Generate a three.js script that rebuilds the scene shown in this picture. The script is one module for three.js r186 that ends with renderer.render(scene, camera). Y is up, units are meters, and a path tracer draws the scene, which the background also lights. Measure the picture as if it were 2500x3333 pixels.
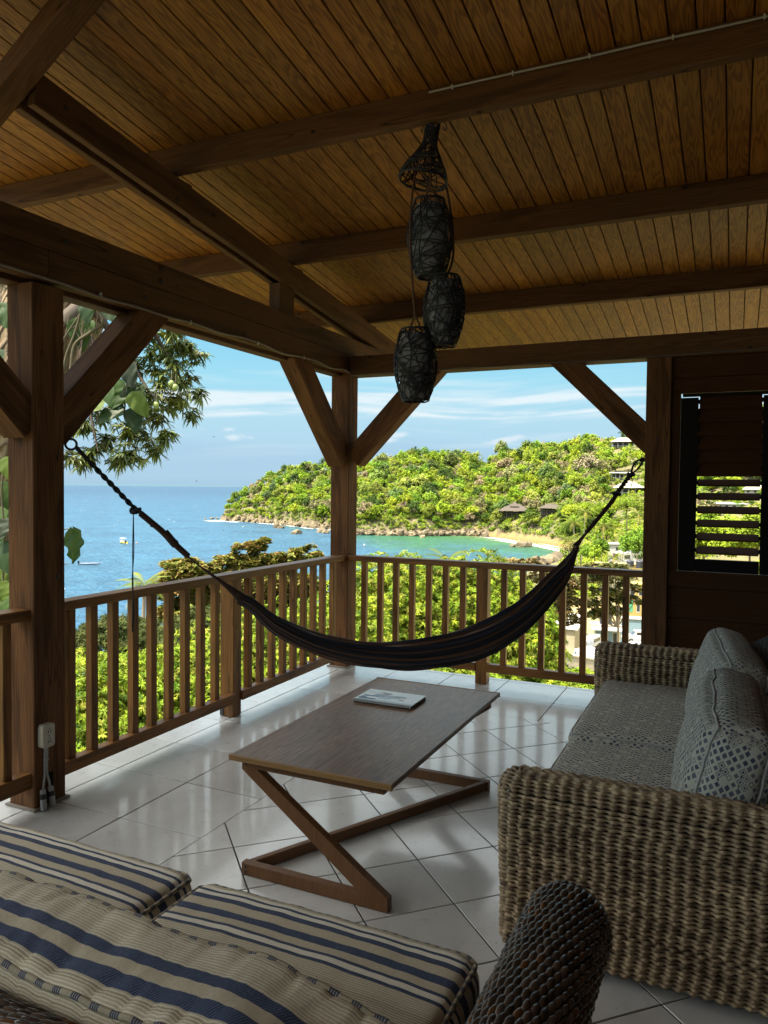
import * as THREE from 'three';
import { mergeGeometries, mergeVertices } from 'three/addons/utils/BufferGeometryUtils.js';

// ---------- camera, sky, sun, exposure ----------
const EXPOSURE = 4.0;
const SUN_INTENSITY = 4.1;
const SUN_AZ = -48, SUN_EL = 65;            // degrees; azimuth from +z towards +x
const scene = new THREE.Scene();
const camera = new THREE.PerspectiveCamera(68.026, 0.75, 0.05, 60000);
camera.rotation.order = 'YXZ';
camera.position.set(3.0917, 1.55, 5.8206);
camera.rotation.set(-0.033519, 0.434529, 0.010353);
camera.updateMatrixWorld();
scene.add(camera);

const renderer = new THREE.WebGLRenderer({ antialias: true });
renderer.toneMapping = THREE.LinearToneMapping;
renderer.toneMappingExposure = EXPOSURE;
renderer.shadowMap.enabled = true;
renderer.shadowMap.type = THREE.PCFSoftShadowMap;

// ---------- random numbers and noise ----------
function rngOf(seed) {
  let a = seed >>> 0;
  return () => { a = (a + 0x6D2B79F5) >>> 0; let t = a; t = Math.imul(t ^ (t >>> 15), t | 1); t ^= t + Math.imul(t ^ (t >>> 7), t | 61); return ((t ^ (t >>> 14)) >>> 0) / 4294967296; };
}
const PERM = (() => { const r = rngOf(77), p = [...Array(256).keys()]; for (let i = 255; i > 0; i--) { const j = Math.floor(r() * (i + 1)); [p[i], p[j]] = [p[j], p[i]]; } const q = new Uint8Array(512); for (let i = 0; i < 512; i++) q[i] = p[i & 255]; return q; })();
const GX = new Float32Array(256), GY = new Float32Array(256);
for (let i = 0; i < 256; i++) { const a = i * 2.399963; GX[i] = Math.cos(a) * 1.4; GY[i] = Math.sin(a) * 1.4; }
const mod = (a, n) => ((a % n) + n) % n;
function noise(x, y, px = 256, py = 256) {               // gradient noise, periodic, about -1..1
  const xi = Math.floor(x), yi = Math.floor(y), fx = x - xi, fy = y - yi;
  const x0 = mod(xi, px), x1 = mod(xi + 1, px), y0 = mod(yi, py), y1 = mod(yi + 1, py);
  const u = fx * fx * fx * (fx * (fx * 6 - 15) + 10), v = fy * fy * fy * (fy * (fy * 6 - 15) + 10);
  const h00 = PERM[PERM[x0 & 255] + (y0 & 255)], h10 = PERM[PERM[x1 & 255] + (y0 & 255)], h01 = PERM[PERM[x0 & 255] + (y1 & 255)], h11 = PERM[PERM[x1 & 255] + (y1 & 255)];
  const a = GX[h00] * fx + GY[h00] * fy, b = GX[h10] * (fx - 1) + GY[h10] * fy, c = GX[h01] * fx + GY[h01] * (fy - 1), d = GX[h11] * (fx - 1) + GY[h11] * (fy - 1);
  return a + (b - a) * u + (c - a + (a - b - c + d) * u) * v;
}
function fbm(x, y, o = 4, px = 256, py = 256) { let s = 0, a = 0.5; for (let i = 0; i < o; i++) { s += a * noise(x, y, px, py); x *= 2; y *= 2; px *= 2; py *= 2; a *= 0.5; } return s; }
const clamp = (x, a = 0, b = 1) => Math.min(b, Math.max(a, x));
const lerp = (a, b, t) => a + (b - a) * t;
const smooth = (a, b, x) => { const t = clamp((x - a) / (b - a)); return t * t * (3 - 2 * t); };
const lerp3 = (a, b, t) => [lerp(a[0], b[0], t), lerp(a[1], b[1], t), lerp(a[2], b[2], t)];
const table = (xs, ys, x) => { if (x <= xs[0]) return ys[0]; for (let i = 1; i < xs.length; i++) if (x <= xs[i]) return lerp(ys[i - 1], ys[i], (x - xs[i - 1]) / (xs[i] - xs[i - 1])); return ys[ys.length - 1]; };
const toS = x => { x = clamp(x); return x <= 0.0031308 ? x * 12.92 : 1.055 * Math.pow(x, 1 / 2.4) - 0.055; };
const V3 = (x, y, z) => new THREE.Vector3(x, y, z);
const col = (r, g, b) => new THREE.Color().setRGB(r, g, b);

// photograph pixels (2500 x 3333) to world, used to read real positions off the picture
const F_PX = 2469.47;
function rayOf(px, py) { return V3((px - 1250) / F_PX, -(py - 1666.5) / F_PX, -1).applyEuler(camera.rotation); }
function atDepth(px, py, d) { return rayOf(px, py).multiplyScalar(d).add(camera.position); }
function atHeight(px, py, y) { const r = rayOf(px, py); return r.multiplyScalar((y - camera.position.y) / r.y).add(camera.position); }

// ---------- sky ----------
const sunDir = V3(Math.sin(SUN_AZ * Math.PI / 180) * Math.cos(SUN_EL * Math.PI / 180), Math.sin(SUN_EL * Math.PI / 180), Math.cos(SUN_AZ * Math.PI / 180) * Math.cos(SUN_EL * Math.PI / 180));
{
  const W = 4096, H = 2048, data = new Float32Array(W * H * 4);
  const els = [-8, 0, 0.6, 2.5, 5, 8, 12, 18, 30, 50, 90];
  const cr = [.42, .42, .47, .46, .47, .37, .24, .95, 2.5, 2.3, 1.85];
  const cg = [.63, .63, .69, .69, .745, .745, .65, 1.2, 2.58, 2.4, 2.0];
  const cb = [.79, .79, .845, .855, .89, .92, .90, 1.26, 2.55, 2.4, 2.05];   // above the view: cloud veil added and brightened to light the interior
  for (let j = 0; j < H; j++) {
    const el = (j + 0.5) / H * 180 - 90;                // row 0 at the bottom
    const e = Math.max(el, -8);
    const r0 = table(els, cr, e), g0 = table(els, cg, e), b0 = table(els, cb, e);
    const ce = Math.cos(el * Math.PI / 180), se = Math.sin(el * Math.PI / 180);
    for (let i = 0; i < W; i++) {
      const k = (j * W + i) * 4;
      let r = r0, g = g0, b = b0;
      if (el > -1 && el < 40) {
        const u = i / W;
        // thin cirrus streaks, stretched along the horizon
        const warp = noise(u * 24, el * 0.12, 24) * 1.1;
        const s1 = fbm(u * 16, (el + warp * 0.7) * 0.8, 4, 16), s2 = fbm(u * 42 + 9, (el + warp * 0.7) * 2.6 + 40, 4, 42);
        let c = smooth(0.0, 0.42, s1 + 0.35 * s2) * smooth(1.2, 5, el) * (1 - smooth(22, 40, el));
        const band = Math.exp(-Math.pow((el + warp * 0.5 - 6.4) / 0.85, 2)) * smooth(-0.25, 0.22, s1 + 0.5 * s2) + 0.8 * Math.exp(-Math.pow((el + warp * 0.4 - 5.5) / 0.28, 2)) * smooth(-0.1, 0.25, s2 + s1 * 0.4) + 0.55 * Math.exp(-Math.pow((el + warp * 0.5 - 10.6) / 0.5, 2)) * smooth(0.05, 0.3, s2 + 0.3 * s1);
        c = clamp(c * 0.55 + band);
        const low = smooth(3.6, 2.4, el + 1.6 * fbm(u * 40, 3, 3, 40)) * smooth(-1, 0.4, el) * 0.35;   // blue-grey bank along the horizon
        r = lerp(r, 0.37, low); g = lerp(g, 0.58, low); b = lerp(b, 0.77, low);
        r = lerp(r, 0.86, c * 0.85); g = lerp(g, 0.95, c * 0.85); b = lerp(b, 0.99, c * 0.85);
        const puff = smooth(0.12, 0.3, fbm(u * 90, el * 0.8, 4, 90) - Math.abs(el - 3.6) * 0.3) * 0.7;
        r = lerp(r, 0.84, puff); g = lerp(g, 0.92, puff); b = lerp(b, 0.97, puff);
      }
      {
        const u = i / W;
        // the air is brighter towards the sun
        const lon = (u - 0.5) * 2 * Math.PI;           // three.js: u = atan2(z, x) / 2pi + 0.5
        const dot = Math.cos(lon) * ce * sunDir.x + se * sunDir.y + Math.sin(lon) * ce * sunDir.z;
        const glow = 1 + 1.2 * Math.pow(clamp(dot), 3) + 2.0 * Math.pow(clamp(dot), 30);
        r *= glow; g *= glow; b *= glow;
      }
      data[k] = r / EXPOSURE; data[k + 1] = g / EXPOSURE; data[k + 2] = b / EXPOSURE; data[k + 3] = 1;
    }
  }
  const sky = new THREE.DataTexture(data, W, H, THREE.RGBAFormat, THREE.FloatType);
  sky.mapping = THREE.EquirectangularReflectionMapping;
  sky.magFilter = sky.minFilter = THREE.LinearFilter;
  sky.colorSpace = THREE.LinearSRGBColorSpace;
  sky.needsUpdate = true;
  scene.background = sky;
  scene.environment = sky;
}
const sun = new THREE.DirectionalLight(0xfff1dc, SUN_INTENSITY);
sun.name = 'sun';
sun.position.copy(sunDir).multiplyScalar(300);
sun.target.position.set(-40, -15, -120);
sun.position.add(sun.target.position);
sun.castShadow = true;
sun.shadow.mapSize.set(4096, 4096);
Object.assign(sun.shadow.camera, { left: -420, right: 420, top: 420, bottom: -420, near: 1, far: 1200 });
sun.shadow.bias = -0.0005;
scene.add(sun, sun.target);

// ---------- naming and geometry helpers ----------
const taken = new Map();
function numbered(name) { const n = taken.get(name) || 0; taken.set(name, n + 1); return n ? `${name}_${String(n).padStart(3, '0')}` : name; }
function tag(o, label, category, group, kind) {
  if (label) o.userData.label = label;
  if (category) o.userData.category = category;
  if (group) o.userData.group = group;
  if (kind) o.userData.kind = kind;
  return o;
}
function part(name, geo, mat, parent) {
  const m = new THREE.Mesh(Array.isArray(geo) ? merge(geo) : geo, mat);
  m.name = name; m.castShadow = m.receiveShadow = true;
  parent.add(m); return m;
}
function thing(name, label, category, pos = [0, 0, 0], group) {
  const o = new THREE.Group(); o.name = numbered(name); o.position.set(...pos);
  tag(o, label, category, group); scene.add(o); return o;
}
function solo(name, geo, mat, label, category, group) { const m = part(numbered(name), geo, mat, scene); return tag(m, label, category, group); }
function struct(name, geo, mat, label) { const m = part(numbered(name), geo, mat, scene); m.userData.kind = 'structure'; if (label) m.userData.label = label; return m; }
function dup(src, pos, turn, label, scale) {
  const r = src.clone(); r.name = numbered(src.name.replace(/_\d{3}$/, '')); r.userData = { ...src.userData };
  r.position.set(...pos); if (turn !== undefined) r.rotation.y = turn; if (scale) r.scale.setScalar(scale);
  if (label) r.userData.label = label;
  scene.add(r); return r;
}
function merge(list) {
  const flat = list.filter(Boolean).map(g => g.index ? g.toNonIndexed() : g);
  const keys = ['position', 'normal', 'uv', 'color'].filter(k => flat.every(g => g.attributes[k]));
  for (const g of flat) for (const k of Object.keys(g.attributes)) if (!keys.includes(k)) g.deleteAttribute(k);
  return mergeGeometries(flat, false);
}
const Q = new THREE.Quaternion();
const frand = rngOf(4242);
// chamfered timber from a to b; w across, h along 'up'; uv in metres with a random start, v along the grain
function timber(a, b, w, h, up = [0, 1, 0], ch = 0.004) {
  const A = V3(...a), B = V3(...b), d = B.clone().sub(A), L = d.length(); d.normalize();
  let U = V3(...up); U.addScaledVector(d, -U.dot(d)); if (U.length() < 1e-4) { U = V3(1, 0, 0); U.addScaledVector(d, -U.dot(d)); } U.normalize();
  const R = d.clone().cross(U).normalize();
  const x = w / 2, y = h / 2, c = Math.min(ch, x * 0.4, y * 0.4);
  const ring = [[-x + c, -y], [x - c, -y], [x, -y + c], [x, y - c], [x - c, y], [-x + c, y], [-x, y - c], [-x, -y + c]];
  const pos = [], nor = [], uv = []; const u0 = frand() * 5, v0 = frand() * 5;
  const P = (q, t) => A.clone().addScaledVector(R, q[0]).addScaledVector(U, q[1]).addScaledVector(d, t * L);
  const put = (p, n, u, v) => { pos.push(p.x, p.y, p.z); nor.push(n.x, n.y, n.z); uv.push(u, v); };
  let u = u0;
  for (let i = 0; i < 8; i++) {
    const q = ring[i], r = ring[(i + 1) % 8], s = Math.hypot(r[0] - q[0], r[1] - q[1]);
    const n = R.clone().multiplyScalar(r[1] - q[1]).addScaledVector(U, -(r[0] - q[0])).normalize();
    const a0 = P(q, 0), a1 = P(r, 0), b0 = P(q, 1), b1 = P(r, 1);
    put(a0, n, u, v0); put(b1, n, u + s, v0 + L); put(a1, n, u + s, v0); put(a0, n, u, v0); put(b0, n, u, v0 + L); put(b1, n, u + s, v0 + L);
    u += s;
  }
  for (const t of [0, 1]) {
    const n = d.clone().multiplyScalar(t ? 1 : -1);
    for (let i = 1; i < 7; i++) {
      const tri = t ? [0, i + 1, i] : [0, i, i + 1];
      for (const k of tri) { const q = ring[k]; put(P(q, t), n, u0 + q[0], v0 + q[1]); }
    }
  }
  const g = new THREE.BufferGeometry();
  g.setAttribute('position', new THREE.Float32BufferAttribute(pos, 3)); g.setAttribute('normal', new THREE.Float32BufferAttribute(nor, 3)); g.setAttribute('uv', new THREE.Float32BufferAttribute(uv, 2));
  return g;
}
// box given by its corners, as timber along its longest side
function block(x0, y0, z0, x1, y1, z1, ch = 0.003) {
  const w = x1 - x0, h = y1 - y0, d = z1 - z0, cx = (x0 + x1) / 2, cy = (y0 + y1) / 2, cz = (z0 + z1) / 2;
  if (h >= w && h >= d) return timber([cx, y0, cz], [cx, y1, cz], w, d, [0, 0, 1], ch);
  if (w >= d) return timber([x0, cy, cz], [x1, cy, cz], d, h, [0, 1, 0], ch);
  return timber([cx, cy, z0], [cx, cy, z1], w, h, [0, 1, 0], ch);
}
function tube(points, r, seg = 6, steps, closed = false) {
  const c = new THREE.CatmullRomCurve3(points.map(p => Array.isArray(p) ? V3(...p) : p), closed, 'centripetal');
  return new THREE.TubeGeometry(c, steps || points.length * 4, r, seg, closed);
}
function rod(a, b, r0, r1 = r0, seg = 8) {
  const A = V3(...a), B = V3(...b), d = B.clone().sub(A), g = new THREE.CylinderGeometry(r1, r0, d.length(), seg);
  g.applyQuaternion(Q.setFromUnitVectors(V3(0, 1, 0), d.clone().normalize())); g.translate(...A.add(B).multiplyScalar(0.5).toArray()); return g;
}
// smooth normals over vertices that share a position
function smoothNormals(g) {
  if (g.index) g = g.toNonIndexed();
  g.computeVertexNormals();
  const p = g.attributes.position, n = g.attributes.normal, m = new Map(), key = i => `${Math.round(p.getX(i) * 2e4)},${Math.round(p.getY(i) * 2e4)},${Math.round(p.getZ(i) * 2e4)}`;
  for (let i = 0; i < p.count; i++) { const k = key(i); const s = m.get(k) || [0, 0, 0]; s[0] += n.getX(i); s[1] += n.getY(i); s[2] += n.getZ(i); m.set(k, s); }
  for (let i = 0; i < p.count; i++) { const s = m.get(key(i)), l = Math.hypot(...s) || 1; n.setXYZ(i, s[0] / l, s[1] / l, s[2] / l); }
  return g;
}
function ellipsoid(rx, ry, rz, x = 0, y = 0, z = 0, a = 10, b = 7) { const g = new THREE.SphereGeometry(1, a, b); g.scale(rx, ry, rz); g.translate(x, y, z); return g; }
function boxUV(w, h, d, x, y, z) { const g = new THREE.BoxGeometry(w, h, d); g.translate(x, y, z); return g; }
function paint(g, c) { const n = g.attributes.position.count, a = new Float32Array(n * 3); for (let i = 0; i < n; i++) { a[i * 3] = c[0]; a[i * 3 + 1] = c[1]; a[i * 3 + 2] = c[2]; } g.setAttribute('color', new THREE.BufferAttribute(a, 3)); return g; }

// ---------- textures ----------
function dataTex(W, H, f, srgb = true, rw = 1, rh = 1) {   // f(u, v) -> linear rgb or a height; rw, rh: metres covered
  const d = new Uint8Array(W * H * 4);
  for (let j = 0; j < H; j++) for (let i = 0; i < W; i++) {
    const c = f((i + 0.5) / W, (j + 0.5) / H), k = (j * W + i) * 4;
    if (typeof c === 'number') d[k] = d[k + 1] = d[k + 2] = clamp(c) * 255;
    else for (let q = 0; q < 3; q++) d[k + q] = Math.round((srgb ? toS(c[q]) : clamp(c[q])) * 255);
    d[k + 3] = 255;
  }
  const t = new THREE.DataTexture(d, W, H, THREE.RGBAFormat);
  t.wrapS = t.wrapT = THREE.RepeatWrapping; t.magFilter = THREE.LinearFilter; t.minFilter = THREE.LinearMipmapLinearFilter; t.generateMipmaps = true; t.anisotropy = 8;
  if (srgb) t.colorSpace = THREE.SRGBColorSpace;
  t.repeat.set(1 / rw, 1 / rh); t.needsUpdate = true; return t;
}
// sawn softwood: the figure is the contour lines of a stretched noise field, with fine fibres over it
function woodFn(light, dark, o) {
  const { fu = 5, fv = 2, rings = 7, fib = 90, contrast = 1, knots = [], blotch = 0.25, sx = 11 } = o;
  return (u, v) => {
    let n = fbm(u * fu + sx, v * fv, 3, fu, fv) + u * (o.tilt || 0);
    let kn = 0;
    for (const [ku, kv, kr] of knots) { let du = u - ku; const dv = (v - kv) * o.asp; const d = Math.hypot(du, dv * 0.75) / kr; n += 0.5 * Math.exp(-d * d * 0.35); kn = Math.max(kn, smooth(1.0, 0.75, d)); }
    const ph = n * rings, s = ph - Math.floor(ph);
    const ring = smooth(0.15, 0.75, s) * smooth(1.0, 0.86, s);
    const fibre = 0.5 + noise(u * fib, v * 6, fib, 6) * 0.6 + 0.4 * noise(u * fib * 2.1, v * 14, Math.round(fib * 2), 14);
    const big = fbm(u * 3 + 50, v * 3 + 7, 3, 3, 3);
    let t = clamp(0.15 + contrast * ring * 0.75 + (fibre - 0.5) * (o.fibAmp || 0.3) + big * blotch);
    let c = lerp3(light, dark, t);
    if (o.checks) { const k = smooth(0.035, 0.0, Math.abs(noise(u * 9 + 5.3, v * 2, 9, 2))) * smooth(0.05, 0.3, noise(u * 4 + 2, v * 3 + 0.5, 4, 3)); if (k > 0) c = lerp3(c, [0.008, 0.005, 0.003], k * 0.85); const st = smooth(0.25, 0.5, noise(u * 7, v * 4 + 9, 7, 4)); c = lerp3(c, [dark[0] * 0.6, dark[1] * 0.6, dark[2] * 0.6], st * 0.5); }
    if (kn > 0) c = lerp3(c, [0.012, 0.007, 0.004], kn * 0.9);
    return c;
  };
}
const std = (o) => new THREE.MeshStandardMaterial(o);
const phys = (o) => new THREE.MeshPhysicalMaterial(o);
function woodMat(light, dark, o, m = {}) {
  const W = o.W || 512, H = o.H || 1024, rw = o.rw || 0.5, rh = o.rh || 2; o.asp = rh / rw;
  const map = dataTex(W, H, woodFn(light, dark, o), true, rw, rh);
  const fib = o.fib || 90;
  const bump = dataTex(256, 256, (u, v) => 0.5 + 0.3 * noise(u * 64, v * 5, 64, 5) + 0.25 * noise(u * 17, v * 3, 17, 3), false, rw, rh);
  return phys({ map, bumpMap: bump, bumpScale: 0.0012, roughness: 0.6, specularIntensity: 0.6, ...m });
}
const M = {};
M.ceiling = woodMat([.30, .130, .020], [.13, .046, .007], { W: 1024, H: 2048, rw: 0.9, rh: 2.4, fu: 13, fv: 4, rings: 4.6, fib: 220, contrast: 0.95, blotch: 0.6, fibAmp: 0.16 }, { roughness: 0.5 });
M.beam = woodMat([.12, .054, .019], [.054, .022, .0075], { rw: 0.6, rh: 2.6, fu: 6, fv: 1, rings: 12, contrast: 0.6, checks: true, knots: [[.2, .15, .022], [.62, .52, .026], [.35, .8, .02], [.85, .33, .018]] }, { roughness: 0.65, specularIntensity: 0.35 });
M.post = woodMat([.15, .066, .025], [.05, .020, .008], { rw: 0.5, rh: 2, fu: 6, fv: 1, rings: 9, contrast: 0.6, blotch: 0.9, checks: true }, { roughness: 0.78, specularIntensity: 0.35 });
M.rail = woodMat([.23, .10, .025], [.075, .028, .007], { rw: 0.4, rh: 1.6, fu: 7, fv: 1, rings: 9, contrast: 0.6, blotch: 0.95, checks: true }, { roughness: 0.42, specularIntensity: 0.5 });
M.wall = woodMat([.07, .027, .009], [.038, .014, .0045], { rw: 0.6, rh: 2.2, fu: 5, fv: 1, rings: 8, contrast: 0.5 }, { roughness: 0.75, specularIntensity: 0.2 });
M.tabletop = woodMat([.235, .135, .072], [.07, .036, .019], { W: 512, H: 1024, rw: 0.7, rh: 1.4, fu: 18, fv: 2, rings: 6, fib: 160, contrast: 0.8, blotch: 0.35 }, { roughness: 0.36, specularIntensity: 0.8 });
M.tableframe = woodMat([.165, .078, .032], [.095, .044, .018], { rw: 0.4, rh: 1.6, fu: 6, fv: 1, rings: 6, contrast: 0.35 }, { roughness: 0.45 });
M.black = std({ color: col(.012, .012, .014), roughness: 0.6 });
M.darkslat = phys({ color: col(.009, .007, .006), roughness: 0.8, specularIntensity: 0.25 });
M.tableedge = woodMat([.27, .15, .06], [.17, .09, .035], { rw: 0.4, rh: 1.6, fu: 6, fv: 1, rings: 6, contrast: 0.35 }, { roughness: 0.45 });
M.metal = std({ color: col(.06, .06, .065), roughness: 0.45, metalness: 0.7 });
M.cream = std({ color: col(.46, .43, .35), roughness: 0.45 });
M.greyplastic = std({ color: col(.32, .32, .31), roughness: 0.5 });
// ---------- the veranda: floor, roof, posts, railings, house wall ----------
const T = 0.4653, FX0 = 0.0667, FZ0 = 0.3844;       // border tile grid
const IX = FX0 + 2 * T - 0.004, IZ = FZ0 + T - 0.004;   // where the diagonal field begins
const floorMap = (seed) => dataTex(256, 256, (u, v) => { const n = fbm(u * 4 + seed, v * 4 + seed * 3, 4, 4, 4), s = noise(u * 60 + seed, v * 60, 60, 60); const t = 0.5 + n * 0.55 + s * 0.03; const dirt = smooth(0.42, 0.6, noise(u * 23 + seed, v * 23 + 3, 23, 23)) * smooth(0.2, 0.45, noise(u * 70, v * 70 + seed, 70, 70)) * 0.5 + smooth(0.15, 0.5, fbm(u * 6 + 11, v * 6 + seed, 4, 6, 6)) * 0.16; return lerp3(lerp3([.66, .65, .625], [.55, .54, .52], clamp(t)), [.26, .225, .18], dirt); }, true, 0.5, 0.5);
const tileMats = [1, 5, 9].map((s, i) => phys({ map: floorMap(s), color: col(1 - i * 0.06, 1 - i * 0.065, 1 - i * 0.075), roughness: 0.26, clearcoat: 0.6, clearcoatRoughness: 0.1 }));
{
  const slab = struct('tile_floor', block(-0.137, -0.3, -0.137, 5.3, -0.0032, 9.2, 0.003), std({ color: col(.03, .026, .022), roughness: 0.95 }));
  const clipHalf = (poly, ax, v, keepGreater) => {
    const out = []; const ins = p => keepGreater ? p[ax] >= v - 1e-9 : p[ax] <= v + 1e-9;
    for (let i = 0; i < poly.length; i++) {
      const a = poly[i], b = poly[(i + 1) % poly.length], ia = ins(a), ib = ins(b);
      if (ia) out.push(a);
      if (ia !== ib) { const t = (v - a[ax]) / (b[ax] - a[ax]); out.push([lerp(a[0], b[0], t), lerp(a[1], b[1], t)]); }
    }
    return out;
  };
  const area = p => { let s = 0; for (let i = 0; i < p.length; i++) { const a = p[i], b = p[(i + 1) % p.length]; s += a[0] * b[1] - b[0] * a[1]; } return s / 2; };
  const inset = (p, d) => {                          // convex polygon moved in by d
    const n = p.length, out = [];
    for (let i = 0; i < n; i++) {
      const a = p[(i + n - 1) % n], b = p[i], c = p[(i + 1) % n];
      const e1 = [b[0] - a[0], b[1] - a[1]], e2 = [c[0] - b[0], c[1] - b[1]], l1 = Math.hypot(...e1), l2 = Math.hypot(...e2);
      const n1 = [-e1[1] / l1, e1[0] / l1], n2 = [-e2[1] / l2, e2[0] / l2];
      const k = 1 + n1[0] * n2[0] + n1[1] * n2[1]; if (k < 0.05) return null;
      out.push([b[0] + d * (n1[0] + n2[0]) / k, b[1] + d * (n1[1] + n2[1]) / k]);
    }
    return out;
  };
  const r = rngOf(9);
  const tile = (poly) => {
    if (poly.length < 3) return; if (area(poly) < 0) poly.reverse();
    // drop doubled corners
    poly = poly.filter((p, i) => Math.hypot(p[0] - poly[(i + 1) % poly.length][0], p[1] - poly[(i + 1) % poly.length][1]) > 0.006);
    if (poly.length < 3 || area(poly) < 0.002) return;
    const o = inset(poly, 0.0032), q = o && inset(poly, 0.0044); if (!q || area(q) < 0.001) return;
    const y = (r() - 0.5) * 0.0006, tx = (r() - 0.5) * 0.0012, tz = (r() - 0.5) * 0.0012, pos = [], uv = [], uo = r(), vo = r();
    const cx = q[0][0], cz = q[0][1];
    const put = (p, h) => { pos.push(p[0], h + y + (p[0] - cx) * tx + (p[1] - cz) * tz, p[1]); uv.push(p[0] + uo, p[1] + vo); };
    const n = q.length;
    for (let i = 1; i < n - 1; i++) { put(q[0], 0); put(q[i + 1], 0); put(q[i], 0); }
    for (let i = 0; i < n; i++) {
      const j = (i + 1) % n;
      put(q[i], 0); put(q[j], 0); put(o[j], -0.0015); put(q[i], 0); put(o[j], -0.0015); put(o[i], -0.0015);
      put(o[i], -0.0015); put(o[j], -0.0015); put(o[j], -0.009); put(o[i], -0.0015); put(o[j], -0.009); put(o[i], -0.009);
    }
    const g = new THREE.BufferGeometry();
    g.setAttribute('position', new THREE.Float32BufferAttribute(pos, 3)); g.setAttribute('uv', new THREE.Float32BufferAttribute(uv, 2)); g.computeVertexNormals();
    part(numbered('floor_tile'), g, tileMats[Math.floor(r() * 3)], slab);
  };
  const X1 = 4.0, Z1 = 6.3, E = -0.14;
  // border tiles
  for (let i = -1; i < 9; i++) for (let k = -2; k < 13; k++) {
    const x0 = FX0 + i * T, z0 = FZ0 + (k - 0) * T;
    const inField = x0 > IX - 0.05 && z0 > IZ - 0.05; if (inField) continue;
    if (x0 > X1 || z0 > Z1) continue;
    let p = [[x0, z0], [x0 + T, z0], [x0 + T, z0 + T], [x0, z0 + T]];
    p = clipHalf(p, 0, E, true); p = clipHalf(p, 1, E, true);
    tile(p);
  }
  // diagonal field
  const h = 0.4997;
  for (let a = -2; a < 22; a++) for (let b = -18; b < 12; b++) {
    // x + z = 0.362 + a h,  x - z = -0.012 + b h
    const S = [0.362 + a * h, 0.362 + (a + 1) * h], D = [-0.012 + b * h, -0.012 + (b + 1) * h];
    let p = [[S[0], D[0]], [S[0], D[1]], [S[1], D[1]], [S[1], D[0]]].map(([s, d]) => [(s + d) / 2, (s - d) / 2]);
    if (Math.min(...p.map(q => q[0])) > X1 || Math.min(...p.map(q => q[1])) > Z1) continue;
    p = clipHalf(p, 0, IX, true); if (p.length) p = clipHalf(p, 1, IZ, true);
    if (p.length > 2) tile(p);
  }
}

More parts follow.
